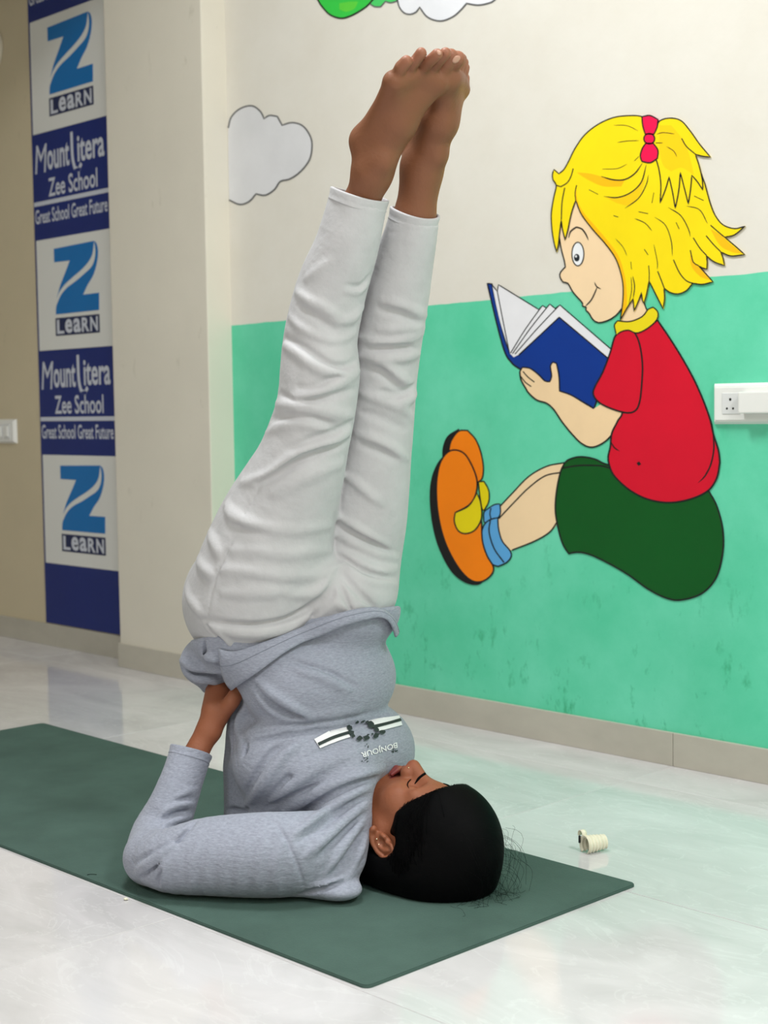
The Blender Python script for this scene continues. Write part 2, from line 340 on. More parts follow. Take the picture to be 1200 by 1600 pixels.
painted('eye', girl, 5, [(eye, (238, 240, 242)), (pup, (30, 38, 44)), (hil, (235, 238, 240))], [ln(eye, 1.8, True)])
painted('eyebrow', girl, 5, [], [ln(c4((165, 706), (175, 672), (205, 650), (235, 660), (256, 690), (268, 718)), 2.4, False, True)])
painted('mouth', girl, 5, [], [ln(c4((250, 1064), (282, 1030), (302, 990), (313, 963)), 2, False, True), ln(c4((299, 936), (311, 960), (334, 972)), 1.8, False, True)])
hair = c4((90, 350), (82, 375), (85, 405), (102, 432), (88, 500), (76, 580), (79, 660), (90, 730), (103, 780), (113, 740), (119, 680), (128, 612), (133, 655), (148, 718), (162, 665), (180, 580), (203, 510), (232, 582), (290, 660), (360, 740), (410, 812), (438, 890), (450, 960), (448, 1040), (435, 1135), (468, 1075), (502, 1022), (507, 1088), (530, 1035), (546, 990), (550, 1030), (558, 1048), (572, 1000), (585, 930), (610, 980), (640, 1040), (658, 1075), (666, 1020), (662, 965), (690, 988), (735, 998), (780, 980), (812, 942), (862, 948), (918, 935), (880, 892), (842, 850), (862, 862), (886, 868), (888, 830), (882, 797), (922, 830), (978, 850), (970, 810), (957, 778), (1010, 800), (1083, 793), (1035, 750), (978, 702), (1030, 690), (1085, 645), (1030, 658), (970, 638), (930, 590), (905, 530), (885, 460), (866, 398), (800, 250), (650, 110), (550, 75), (480, 70), (400, 80), (320, 115), (250, 170), (200, 240), (165, 310), (140, 352), (115, 372))
o1 = c4((208, 366), (270, 370), (335, 386), (400, 404), (460, 402), (440, 438), (350, 438), (270, 405))
o2 = c4((352, 492), (420, 497), (490, 470), (545, 415), (565, 400), (540, 480), (480, 540), (420, 525))
o3 = c4((205, 440), (212, 510), (245, 575), (300, 640), (375, 728), (425, 800), (452, 880), (466, 960), (468, 1060), (440, 1125), (450, 1040), (450, 960), (438, 890), (410, 812), (360, 740), (290, 660), (232, 582), (203, 510))
o4 = c4((800, 770), (815, 832), (842, 850), (880, 892), (905, 925), (850, 905), (805, 850))
o5 = c4((905, 660), (960, 692), (1000, 730), (1070, 786), (1020, 780), (955, 745))
painted('hair', girl, 8, [(hair, YEL), (o1, ORG), (o2, (251, 204, 8)), (o3, ORG), (o4, ORG), (o5, ORG)],
        [ln(hair, 2.0, True), ln(c4((190, 345), (180, 382), (160, 418), (125, 440), (102, 432)), 1.8), ln(c4((146, 445), (132, 520), (128, 612)), 1.8), ln(c4((208, 432), (200, 470), (203, 510)), 1.6),
         ln(c4((335, 386), (400, 404), (460, 402), (512, 370), (550, 318)), 2.2, False, True), ln(c4((350, 490), (420, 496), (490, 470), (545, 415), (571, 325)), 2.0, False, True), ln(c4((460, 552), (530, 500), (570, 430), (582, 378)), 1.6, False, True),
         ln(c4((420, 210), (470, 202), (532, 200)), 1.2, False, True), ln(c4((400, 120), (470, 122), (530, 150)), 1.0, False, True), ln(c4((340, 348), (420, 345), (470, 322)), 1.0, False, True), ln(c4((505, 308), (525, 290), (532, 280)), 1.0, False, True),
         ln(c4((510, 605), (565, 630), (600, 670)), 1.4, False, True), ln(c4((615, 598), (670, 640), (700, 720), (707, 800)), 1.4, False, True), ln(c4((400, 590), (425, 598)), 1.2), ln(c4((530, 570), (580, 580)), 1.2), ln(c4((685, 548), (750, 590), (790, 660), (800, 700)), 1.6, False, True), ln(c4((780, 540), (848, 560), (890, 632)), 1.4, False, True),
         ln(c4((800, 770), (815, 832), (842, 850)), 1.8), ln(c4((712, 820), (745, 890), (780, 930), (812, 942)), 1.8), ln(c4((630, 880), (650, 930), (663, 965)), 1.8), ln(c4((815, 705), (850, 760), (884, 797)), 1.8), ln(c4((882, 695), (920, 740), (958, 778)), 1.8), ln(c4((905, 640), (945, 675), (978, 702)), 1.8),
         ln(c4((500, 905), (510, 960), (502, 1022)), 1.6, False, True), ln(c4((583, 850), (586, 890), (585, 930)), 1.4), ln(c4((410, 710), (450, 755), (470, 800)), 1.0, False, True), ln(c4((560, 765), (580, 795)), 1.2), ln(c4((490, 830), (494, 870)), 1.0), ln(c4((610, 740), (628, 830), (628, 870)), 1.2, False, True), ln(c4((492, 910), (494, 980), (480, 1050)), 1.2, False, True),
         ln(c4((820, 488), (870, 512)), 1.2), ln(c4((726, 626), (742, 660)), 1.2), ln(c4((610, 470), (600, 525)), 1.0), ln(c4((272, 455), (320, 480)), 1.0)])
pony = c4((625, 130), (640, 98), (690, 83), (750, 95), (800, 150), (850, 220), (905, 285), (862, 281), (826, 270), (846, 330), (862, 400), (866, 458), (838, 415), (808, 380), (802, 450), (790, 530), (770, 450), (748, 365), (740, 460), (722, 552), (708, 470), (690, 388), (672, 450), (643, 525), (647, 430), (637, 350), (620, 290), (605, 200))
po = c4((640, 120), (700, 120), (750, 180), (790, 260), (820, 380), (790, 360), (750, 340), (700, 360), (660, 330), (640, 250))
painted('ponytail', girl, 9, [(pony, YEL), (po, (251, 208, 8))], [ln(pony[:-1], 2.0), ln(c4((755, 188), (780, 230), (826, 270)), 1.8), ln(c4((625, 168), (655, 158), (718, 165)), 1.2, False, True), ln(c4((675, 230), (715, 255), (730, 285)), 1.2, False, True), ln(c4((620, 212), (655, 212)), 1.2)])
bow_u = c4((549, 76), (590, 69), (632, 90), (628, 130), (611, 166), (566, 166), (553, 122))
bow_l = c4((570, 213), (608, 215), (632, 250), (629, 292), (592, 315), (549, 308), (540, 280), (551, 240))
bow_k = [(840+0.3*(587+28*math.cos(a)), 160+0.3*(190+27*math.sin(a))) for a in np.linspace(0, 2*math.pi, 20)[:-1]]
PINK = (246, 8, 78)
painted('hair_bow', girl, 10, [(bow_u, PINK), (bow_l, PINK), (bow_k, PINK)], [ln(bow_u, 2.2, True), ln(bow_l, 2.2, True), ln(bow_k, 2.2, True)])

cl = c3((41, 480), (52, 440), (85, 408), (130, 397), (163, 420), (175, 446), (195, 433), (225, 437), (243, 470), (280, 460), (320, 472), (348, 510), (355, 550), (345, 600), (310, 645), (270, 672), (236, 680), (215, 710), (180, 732), (145, 727), (120, 755), (85, 767), (44, 750))
q = at(*cl[-1], WY); cloud = empty('painted_cloud', (q[0], WY, q[2])); tag(cloud, 'pale grey cloud painted beside the pillar corner', 'mural')
painted('cloud_shape', cloud, 1, [(cl, (221, 221, 224))], [ln(cl, 2.4, False)], INKG)
cl2 = c7((530, -30), (532, 8), (543, 45), (570, 76), (605, 84), (640, 70), (660, 42), (700, 95), (750, 119), (800, 121), (860, 95), (905, 55), (935, 20), (1000, 30), (1060, 20), (1100, 0), (1130, -60), (1100, -150), (1000, -190), (900, -260), (760, -260), (650, -190), (560, -140))
q = at(680, 10, WY); cloud2 = empty('painted_cloud', (q[0], WY, q[2])); tag(cloud2, 'white cloud painted high on the wall above the raised feet', 'mural')
painted('cloud_shape', cloud2, 1, [(cl2, (236, 237, 242))], [ln(cl2, 2.4, True)], INKG)
gr = c7((60, -40), (68, 5), (92, 42), (135, 86), (195, 107), (245, 98), (310, 65), (368, 20), (420, -60), (400, -160), (280, -220), (140, -180))
gr2 = c7((350, 0), (368, 20), (395, 39), (432, 40), (460, 8), (490, 17), (530, 5), (545, -40), (480, -90), (400, -70))
q = at(540, 10, WY); leaf = empty('painted_treetop', (q[0], WY, q[2])); tag(leaf, 'bright green rounded foliage painted high up beside the white cloud', 'mural')
painted('foliage', leaf, 1, [(gr2, (74, 205, 104))], [ln(gr2, 2.0, True)], INKG)
gr3 = c7((190, 20), (250, 10), (300, 10), (280, 50), (230, 70), (190, 55))
painted('foliage', leaf, 2, [(gr, (52, 200, 72)), (gr3, (92, 206, 62))], [ln(gr, 2.4, True)], INK)

# ------------------------------------------------------------------ school banner
M_NAVY = material('banner_navy', (6, 34, 112), 0.45, vary=0.05, scale=4)
M_BWHITE = material('banner_white', (226, 226, 222), 0.5)
M_BBLUE = material('banner_logo_blue', (0, 112, 184), 0.45)
M_BDARK = material('banner_plate_navy', (14, 30, 78), 0.45)
M_BTXT = material('banner_lettering', (205, 209, 220), 0.5)
BX0, BX1 = -4.527, -4.06
ban = empty('school_banner', ((BX0+BX1)/2, WY, 0.078)); tag(ban, 'tall navy and white school banner with blue Z logos on the cream wall', 'banner')
link('backing', box_mesh('backing', (BX0, WY-0.004, 0.078), (BX1, WY-0.0002, 2.72)), M_NAVY, ban)
def flat(name, S2, y, mat, parent, thick=0.0008):
    """S2: list of closed outlines [(x, z)] -> thin plate on the banner"""
    V, Fc = [], []
    for S in S2:
        b0 = len(V); n = len(S); V += [(p[0], y, p[1]) for p in S]+[(p[0], y+thick, p[1]) for p in S]
        for t in fill_tris(S): Fc.append([b0+i for i in t])
        for i in range(n): Fc.append([b0+i, b0+(i+1) % n, b0+n+(i+1) % n, b0+n+i])
    me = mesh(name, V, Fc); bm = bmesh.new(); bm.from_mesh(me)
    for f in bm.faces:
        if f.normal.y > 0.5: f.normal_flip()
    bm.to_mesh(me); bm.free()
    return link(name, me, mat, parent)
_txt = {}
def text_shape(s, bold=0.0):
    """flat triangulated lettering scaled to a unit box"""
    if (s, bold) in _txt: return _txt[(s, bold)]
    cu = bpy.data.curves.new('lettering', 'FONT'); cu.body = s; cu.resolution_u = 3; cu.fill_mode = 'FRONT'; cu.offset = bold
    ob = bpy.data.objects.new('lettering', cu); COL.objects.link(ob)
    dg = bpy.context.evaluated_depsgraph_get(); me = bpy.data.meshes.new_from_object(ob.evaluated_get(dg))
    v = np.array([p.co[:2] for p in me.vertices]); f = [list(p.vertices) for p in me.polygons]
    bpy.data.objects.remove(ob); bpy.data.curves.remove(cu); bpy.data.meshes.remove(me)
    v = (v-v.min(0))/(v.max(0)-v.min(0)); _txt[(s, bold)] = (v, f); return v, f
def lettering(name, s, x0, x1, z0, z1, y, mat, parent, bold=0.0, slant=0.0):
    v, f = text_shape(s, bold)
    V = [(x0+p[0]*(x1-x0)+slant*(p[1]-0.5)*(z1-z0), y, z0+p[1]*(z1-z0)) for p in v]; Fc = f
    me = mesh(name, V, Fc); bm = bmesh.new(); bm.from_mesh(me)
    for q_ in bm.faces:
        if q_.normal.y > 0: q_.normal_flip()
    bm.to_mesh(me); bm.free()
    return link(name, me, mat, parent)
def cz(*p): return [tuple(at(40+x/7.5, 700+y/7.5, WY-0.006)[[0, 2]]) for x, y in p]
ZUP = spline(cz((405, 207), (870, 205), (868, 255), (850, 360), (800, 440), (720, 510), (620, 575), (530, 640), (470, 710), (442, 770), (455, 725), (480, 640), (540, 500), (592, 375), (410, 362)), True, 0.006)
ZLO = spline(cz((872, 205), (900, 235), (916, 300), (918, 380), (900, 490), (860, 600), (800, 690), (745, 795), (932, 808), (932, 1005), (430, 962), (432, 880), (445, 840), (490, 750), (560, 680), (660, 625), (760, 560), (840, 500), (880, 420), (890, 330), (884, 255)), True, 0.006)
PLT = cz((430, 1020), (935, 1052), (935, 1262), (430, 1208))
zc = [p[1] for p in PLT]; xc = [p[0] for p in PLT]
PLT = [(min(xc), max(zc)), (max(xc), max(zc)), (max(xc), min(zc)), (min(xc), min(zc))]
for k in range(4):
    dz = 0.7268*k; z0 = 0.287+dz
    if z0 > 2.5: continue
    pn = link('logo_panel', box_mesh('logo_panel', (BX0+0.012, WY-0.0055, z0), (BX1-0.010, WY-0.003, z0+0.372)), M_BWHITE, ban)
    flat('logo_letter', [[(x, z+dz) for x, z in ZUP], [(x, z+dz) for x, z in ZLO]], WY-0.0064, M_BBLUE, pn)
    flat('logo_plate', [[(x, z+dz) for x, z in PLT]], WY-0.0064, M_BDARK, pn)
    x_, w_ = min(xc)+0.006, (max(xc)-min(xc)-0.012)
    z_, h_ = min(zc)+dz+0.006, (max(zc)-min(zc)-0.012)
    for i, ch in enumerate('LeaRN'):
        lettering('lettering', ch, x_+w_*(i/5+0.012), x_+w_*((i+1)/5-0.012), z_, z_+h_, WY-0.0067, M_BTXT, pn, 0.03)
    if k < 3:
        zb = z0+0.375; bw = BX1-BX0
        lettering('lettering', 'M', BX0+bw*0.05, BX0+bw*0.19, zb+0.220, zb+0.314, WY-0.0045, M_BTXT, ban, 0.0, 0.12)
        lettering('lettering', 'ount', BX0+bw*0.205, BX0+bw*0.495, zb+0.224, zb+0.302, WY-0.0045, M_BTXT, ban, 0.02)
        # tall L whose foot sweeps under the line
        S = spline([(BX0+bw*0.53, zb+0.330), (BX0+bw*0.535, zb+0.25), (BX0+bw*0.56, zb+0.212), (BX0+bw*0.61, zb+0.203), (BX0+bw*0.645, zb+0.222)], False, 0.004)
        l, r = ribbon(S, 0.014, False)
        flat('lettering', [list(map(tuple, l))+list(map(tuple, r[::-1]))], WY-0.0047, M_BTXT, ban)
        lettering('lettering', 'itera', BX0+bw*0.60, BX0+bw*0.935, zb+0.228, zb+0.312, WY-0.0045, M_BTXT, ban, 0.02)
        lettering('lettering', 'Zee School', BX0+bw*0.21, BX0+bw*0.84, zb+0.136, zb+0.198, WY-0.0045, M_BTXT, ban, 0.015)
        link('rule', box_mesh('rule', (BX0+0.004, WY-0.0046, zb+0.112), (BX1-0.004, WY-0.004, zb+0.126)), M_BTXT, ban)
        lettering('lettering', 'Great School Great Future', BX0+bw*0.02, BX0+bw*0.955, zb+0.052, zb+0.100, WY-0.0045, M_BTXT, ban, 0.015)

# ------------------------------------------------------------------ wall socket and switch plate
M_PLASTIC = material('white_plastic', (236, 236, 232), 0.35, 0.5)
M_PLASTIC2 = material('light_grey_plastic', (222, 223, 222), 0.4, 0.5)
M_HOLE = material('socket_hole_black', (10, 10, 10), 0.7)
def plate(name, label, x0, x1, z0, z1, t=0.011):
    root = empty(name, ((x0+x1)/2, WY, z0)); tag(root, label, 'socket' if 'socket' in name else 'switch')
    bm = bmesh.new(); v = []
    for (ix, iy) in ((0.0, 0.0), (0.007, t)):
        for (x, z) in ((x0+ix, z0+ix), (x1-ix, z0+ix), (x1-ix, z1-ix), (x0+ix, z1-ix)): v.append(bm.verts.new((x, WY-0.001-iy if iy else WY, z)))
    for i in range(4): bm.faces.new([v[i], v[(i+1) % 4], v[4+(i+1) % 4], v[4+i]])
    bm.faces.new(v[4:]); bm.faces.new(v[:4][::-1])
    bmesh.ops.bevel(bm, geom=[e for e in bm.edges if all(w_ in v[4:] for w_ in e.verts)], offset=0.002, segments=2, affect='EDGES')
    bmesh.ops.recalc_face_normals(bm, faces=bm.faces[:])
    me = bpy.data.meshes.new('faceplate'); bm.to_mesh(me); bm.free()
    link('faceplate', me, M_PLASTIC, root)
    return root
def hole(parent, x, z, r, y):
    V = [(x+r*math.cos(a), y, z+r*math.sin(a)) for a in np.linspace(0, 2*math.pi, 13)[:-1]]+[(x+r*math.cos(a), y+0.003, z+r*math.sin(a)) for a in np.linspace(0, 2*math.pi, 13)[:-1]]
    n = 12
    me = mesh('pin_hole', V, [list(range(n))[::-1]]+[[i, (i+1) % n, n+(i+1) % n, n+i] for i in range(n)])
    return link('pin_hole', me, M_HOLE, parent)
SX0, SZ0, SZ1 = -1.813, 0.757, 0.843
so = plate('wall_socket', 'white plastic wall socket with three pin holes on the mint wall', SX0, SX0+0.30, SZ0, SZ1)
mod = link('socket_module', box_mesh('socket_module', (SX0+0.027, WY-0.0135, SZ0+0.021), (SX0+0.071, WY-0.010, SZ1-0.020), 0.001), M_PLASTIC2, so)
for dx, dz, r in ((0.0475, 0.052, 0.0030), (0.0395, 0.033, 0.0025), (0.0545, 0.033, 0.0025)): hole(mod, SX0+dx, SZ0+dz, r, WY-0.0138)
bl = link('plug_adapter', box_mesh('plug_adapter', (SX0+0.079, WY-0.034, SZ0+0.0225), (SX0+0.175, WY-0.010, SZ1-0.0185), 0.003, 2), M_PLASTIC, so)
link('switch_rocker', box_mesh('switch_rocker', (SX0+0.20, WY-0.016, SZ0+0.022), (SX0+0.23, WY-0.010, SZ1-0.022), 0.0015), M_PLASTIC, so)
sw = plate('switch_plate', 'white switch plate on the cream wall beside the school banner', -4.92, -4.688, 0.696, 0.782)
for k in range(4):
    xx = -4.905+0.048*k
    m_ = link('switch_module', box_mesh('switch_module', (xx, WY-0.0135, 0.712), (xx+0.044, WY-0.010, 0.766), 0.001), M_PLASTIC2, sw)
    rk = link('switch_rocker', box_mesh('switch_rocker', (xx+0.008, WY-0.018, 0.720), (xx+0.036, WY-0.012, 0.758), 0.002), M_PLASTIC, m_)
# round white fitting high on the far wall, at the frame edge
q = at(-14, 79, WY)
bm = bmesh.new(); bmesh.ops.create_cone(bm, cap_ends=True, segments=32, radius1=0.085, radius2=0.07, depth=0.03)
me = bpy.data.meshes.new('wall_fitting'); bmesh.ops.bevel(bm, geom=bm.edges[:], offset=0.004, segments=2, affect='EDGES'); bm.to_mesh(me); bm.free()
ft = link('round_wall_fitting', me, material('aged_white_plastic', (214, 206, 186), 0.5), smooth=False)
ft.rotation_euler = (math.pi/2, 0, 0); ft.location = (q[0], WY-0.015, q[2]); tag(ft, 'round pale fitting high on the cream wall near the banner', 'fitting')

# ------------------------------------------------------------------ yoga mat
M_MAT = material('green_rubber_mat', (72, 94, 87), rough=0.8, spec=0.2, vary=0.16, scale=6, bump=0.0009, bscale=330)
MT = 0.005
near = [on_floor(*p)[:2] for p in ((572.5, 1546.7), (420, 1493), (262, 1432.5), (200, 1406), (0, 1325))]
far = [on_floor(*p)[:2] for p in ((993.7, 1384), (975, 1374), (900, 1353), (261, 1181), (67, 1132))]
yn = np.mean([p[1] for p in near]); yf = np.mean([p[1] for p in far]); xr = near[0][0]; xl = far[-1][0]
outl = []
R_ = 0.012
def arc(cx, cy, a0, a1): return [(cx+R_*math.cos(a), cy+R_*math.sin(a)) for a in np.linspace(a0, a1, 6)]
outl = arc(xr-R_, near[0][1]+R_, -math.pi/2, 0)+arc(xr-R_, far[0][1]-R_, 0, math.pi/2)+[(x, far[0][1]+(far[-1][1]-far[0][1])*((xr-x)/(xr-xl))) for x in np.linspace(xr-0.1, xl+0.1, 12)]+arc(xl+R_, far[-1][1]-R_, math.pi/2, math.pi)+arc(xl+R_, near[-1][1]+R_, math.pi, 1.5*math.pi)+[(x, near[-1][1]+(near[0][1]-near[-1][1])*((x-xl)/(xr-xl))) for x in np.linspace(xl+0.1, xr-0.1, 12)]
bm = bmesh.new(); vs = [bm.verts.new((x, y, 0.0002)) for x, y in outl]; f_ = bm.faces.new(vs)
if f_.normal.z < 0: f_.normal_flip()
ex = bmesh.ops.extrude_face_region(bm, geom=[f_]); 
for v in [g for g in ex['geom'] if isinstance(g, bmesh.types.BMVert)]: v.co.z = MT
bmesh.ops.recalc_face_normals(bm, faces=bm.faces[:])
bmesh.ops.bevel(bm, geom=[e for e in bm.edges if all(v.co.z > MT-1e-5 for v in e.verts)], offset=0.0012, segments=2, affect='EDGES')
me = bpy.data.meshes.new('yoga_mat'); bm.to_mesh(me); bm.free()
tag(link('yoga_mat', me, M_MAT), 'dark green rubber yoga mat spread on the tile floor', 'mat')
# ------------------------------------------------------------------ implicit-surface sculpting (smooth unions meshed by surface nets)
def smin(a, b, k):
    h = np.clip(0.5+0.5*(b-a)/k, 0, 1); return b+(a-b)*h-k*h*(1-h)
class Poly:
    """chain of tapered capsules; flat = (axis, factor) squeezes it along an axis"""
    def __init__(s, pts, rad, flat=None):
        s.p = np.array(pts, np.float32); s.r = np.broadcast_to(np.array(rad, np.float32), (len(s.p),)); s.flat = flat
        m = float(s.r.max()); s.lo = s.p.min(0)-m; s.hi = s.p.max(0)+m
        if flat is not None:
            ax = np.array(flat[0], np.float32); s.ax = ax/np.linalg.norm(ax); s.sq = np.float32(1.0/flat[1]-1.0)
            if flat[1] > 1: s.lo -= m*(flat[1]-1); s.hi += m*(flat[1]-1)
    def __call__(s, P):
        best = None
        for i in range(len(s.p)-1):
            a, b = s.p[i], s.p[i+1]; ba = b-a; pa = P-a
            if s.flat is not None:
                pa = pa+(pa@s.ax)[..., None]*(s.ax*s.sq); ba = ba+(ba@s.ax)*(s.ax*s.sq)
            t = np.clip((pa@ba)/(ba@ba+1e-12), 0, 1)
            d = np.sqrt(np.maximum(((pa-t[..., None]*ba)**2).sum(-1), 1e-12))-(s.r[i]+(s.r[i+1]-s.r[i])*t)
            best = d if best is None else np.minimum(best, d)
        return best
class Ell:
    def __init__(s, c, rad, axes=None):
        s.c = np.array(c, np.float32); s.r = np.array(rad, np.float32); s.A = None if axes is None else np.array(axes, np.float32)
        m = s.r.max(); s.lo = s.c-m; s.hi = s.c+m
        if s.A is None: s.lo = s.c-s.r; s.hi = s.c+s.r
    def __call__(s, P):
        q = P-s.c
        if s.A is not None: q = q@s.A.T
        q = q/s.r; k0 = np.sqrt((q*q).sum(-1)+1e-12); q = q/s.r; k1 = np.sqrt((q*q).sum(-1)+1e-12)
        return k0*(k0-1)/k1
class Half:
    """half space n.x < d"""
    def __init__(s, n, p): n = np.array(n, np.float32); s.n = n/np.linalg.norm(n); s.d = float(s.n@np.array(p, np.float32)); s.lo = np.full(3, -9.); s.hi = np.full(3, 9.)
    def __call__(s, P): return P@s.n-s.d
class Both:
    """intersection of two shapes, used to trim locally"""
    def __init__(s, a, b): s.a, s.b = a, b; s.lo = np.maximum(a.lo, b.lo); s.hi = np.minimum(a.hi, b.hi)
    def __call__(s, P): return np.maximum(s.a(P), s.b(P))
class Field:
    def __init__(s): s.ops = []
    def u(s, pr, k=0.01): s.ops.append(('u', pr, k)); return s
    def sub(s, pr, k=0.006): s.ops.append(('s', pr, k)); return s
    def cut(s, pr, k=0.004): s.ops.append(('i', pr, k)); return s
    def split(s, poly, k, each=6):
        n = len(poly.p)
        for i in range(0, n-1, each):
            j = min(i+each, n-1); s.u(Poly(poly.p[i:j+1], poly.r[i:j+1], poly.flat), k if i == 0 else 0.001)
        return s
    def app(s, op, d, P):
        kind, pr, k = op; e = pr(P)
        if kind == 'u': return smin(d, e, k)
        return -smin(-d, e if kind == 's' else -e, k)
    def __call__(s, P):
        P = np.asarray(P, np.float32); d = np.full(P.shape[:-1], 1.0, np.float32)
        for op in s.ops: d = s.app(op, d, P)
        return d
    def trace(s, o, d, n=90):
        """sphere-trace rays from the camera; returns hit points (and hit mask)"""
        d = d/np.linalg.norm(d, axis=-1, keepdims=True); t = np.full(len(d), 1.6)
        for _ in range(n):
            v = s(o+d*t[:, None]); t = t+np.clip(v*0.7, -0.03, 0.1)
        return o+d*t[:, None], np.abs(v) < 0.004
    def normal(s, P):
        e = 0.002; I = np.eye(3)*e
        g = np.stack([s(P+I[i])-s(P-I[i]) for i in range(3)], -1); return g/(np.linalg.norm(g, axis=-1, keepdims=True)+1e-9)
    def mesh(s, name, vox, pad=0.02):
        us = [o[1] for o in s.ops if o[0] == 'u']
        lo = np.min([p.lo for p in us], 0)-pad; hi = np.max([p.hi for p in us], 0)+pad
        B = 8; nb = np.ceil((hi-lo)/(vox*B)).astype(int); N = nb*B
        g = np.stack(np.meshgrid(*[np.arange(n) for n in nb], indexing='ij'), -1).reshape(-1, 3)
        cen = (lo+(g*B+B/2)*vox).astype(np.float32); dc = np.full(len(cen), 1.0, np.float32); hd = vox*B*0.87
        # an op matters wherever it, or any later blend, can still reach the surface
        ks = [o[2] for o in s.ops]; reach = [ks[i]+max(ks[i+1:], default=0.0) for i in range(len(ks))]
        def near(pr, k, c, m): return np.all((c > pr.lo-k-m) & (c < pr.hi+k+m), axis=1)
        for op, rc_ in zip(s.ops, reach):
            i = np.where(near(op[1], rc_, cen, hd*2))[0]
            if len(i): dc[i] = s.app(op, dc[i], cen[i])
        act = np.where(np.abs(dc) < hd*2.1+0.008)[0]; g = g[act]; cen = cen[act]
        off = np.stack(np.meshgrid(*[np.arange(B+1)]*3, indexing='ij'), -1).reshape(-1, 3)
        P = (lo+(g[:, None, :]*B+off[None])*vox).astype(np.float32); D = np.full(P.shape[:2], 1.0, np.float32)
        for op, rc_ in zip(s.ops, reach):
            i = np.where(near(op[1], rc_, cen, hd))[0]
            for c in range(0, len(i), 400):
                j = i[c:c+400]; D[j] = s.app(op, D[j], P[j])
        del P
        D = D.reshape(-1, B+1, B+1, B+1); ins = D < 0
        cor = [(a, b, c) for a in (0, 1) for b in (0, 1) for c in (0, 1)]
        cnt = sum(ins[:, a:a+B, b:b+B, c:c+B].astype(np.int8) for a, b, c in cor)
        bi, ci, cj, ck = np.where((cnt > 0) & (cnt < 8))
        val = {k_: D[bi, ci+k_[0], cj+k_[1], ck+k_[2]] for k_ in cor}
        acc = np.zeros((len(bi), 3)); num = np.zeros(len(bi))
        for a in cor:
            for ax in range(3):
                if a[ax]: continue
                b = list(a); b[ax] = 1; b = tuple(b); va, vb = val[a], val[b]; m = (va < 0) != (vb < 0)
                t = np.where(m, va/np.where(m, va-vb, 1), 0)
                q = np.array(a, float)[None].repeat(len(bi), 0); q[:, ax] += t
                acc += q*m[:, None]; num += m
        gc = g[bi]*B+np.stack([ci, cj, ck], 1); V = lo+(gc+acc/num[:, None])*vox
        key = (gc[:, 0]*N[1]+gc[:, 1])*N[2]+gc[:, 2]; order = np.argsort(key); sk = key[order]
        quads = []
        for ax in range(3):
            sl0 = [slice(None)]+[slice(0, B)]*3; sl1 = list(sl0); sl1[1+ax] = slice(1, B+1)
            s0, s1 = ins[tuple(sl0)], ins[tuple(sl1)]; e = np.where(s0 != s1)
            gn = g[e[0]]*B+np.stack(e[1:], 1); flip = s0[e]
            a1, a2 = [(1, 2), (2, 0), (0, 1)][ax]; q = []
            for d1, d2 in ((1, 1), (0, 1), (0, 0), (1, 0)):
                c = gn.copy(); c[:, a1] -= d1; c[:, a2] -= d2
                kk = (c[:, 0]*N[1]+c[:, 1])*N[2]+c[:, 2]; ix = np.clip(np.searchsorted(sk, kk), 0, len(sk)-1)
                q.append(np.where(sk[ix] == kk, order[ix], -1))
            q = np.stack(q, 1); ok = (q >= 0).all(1); q = q[ok]; fl_ = ~flip[ok]; q[fl_] = q[fl_][:, ::-1]; quads.append(q)
        Q = np.concatenate(quads).astype(np.int32)
        me = bpy.data.meshes.new(name); me.vertices.add(len(V)); me.vertices.foreach_set('co', V.astype(np.float32).ravel())
        me.loops.add(Q.size); me.loops.foreach_set('vertex_index', Q.ravel()); me.polygons.add(len(Q))
        me.polygons.foreach_set('loop_start', np.arange(0, Q.size, 4, dtype=np.int32)); me.update(calc_edges=True); me.validate()
        me.polygons.foreach_set('use_smooth', np.ones(len(me.polygons), bool))
        return me
def smooth_mesh(me, it=2, lam=0.5):
    n = len(me.vertices); co = np.empty(n*3, np.float32); me.vertices.foreach_get('co', co); co = co.reshape(-1, 3)
    e = np.empty(len(me.edges)*2, np.int32); me.edges.foreach_get('vertices', e); e = e.reshape(-1, 2)
    deg = np.bincount(e.ravel(), minlength=n).astype(np.float32)
    for _ in range(it):
        acc = np.zeros_like(co)
        for k in range(3):
            acc[:, k] = np.bincount(e[:, 0], co[e[:, 1], k], n)+np.bincount(e[:, 1], co[e[:, 0], k], n)
        co = co+lam*(acc/np.maximum(deg, 1)[:, None]-co)
    me.vertices.foreach_set('co', co.ravel()); me.update(); return me
def coords(me):
    co = np.empty(len(me.vertices)*3, np.float32); me.vertices.foreach_get('co', co); return co.reshape(-1, 3)
def node(px, py, Y, wpx):
    P = at(px, py, Y); return P, wpx/2/ppm(P)
def fnode(px, py, z, wpx):
    P = on_floor(px, py, z); return P, wpx/2/ppm(P)
def chain(nodes, n=None, dr=0.0, sc=1.0, flat=None):
    P = np.array([a for a, _ in nodes]); r = np.array([b for _, b in nodes])
    if n:
        S = spline(np.column_stack([P, r]), False, 1e9, 400)
        t = np.concatenate([[0], np.cumsum(np.linalg.norm(np.diff(P, axis=0), axis=1))]); tt = np.linspace(0, t[-1], n)
        Q = np.column_stack([P, r]); out = []
        for x in tt:
            i = min(max(np.searchsorted(t, x)-1, 0), len(P)-2); f = (x-t[i])/(t[i+1]-t[i]); f = np.clip(f, 0, 1)
            p0, p1, p2, p3 = Q[max(i-1, 0)], Q[i], Q[i+1], Q[min(i+2, len(Q)-1)]
            out.append(0.5*((2*p1)+(-p0+p2)*f+(2*p0-5*p1+4*p2-p3)*f*f+(-p0+3*p1-3*p2+p3)*f**3))
        out = np.array(out); P, r = out[:, :3], out[:, 3]
    return Poly(P, r*sc+dr, flat)
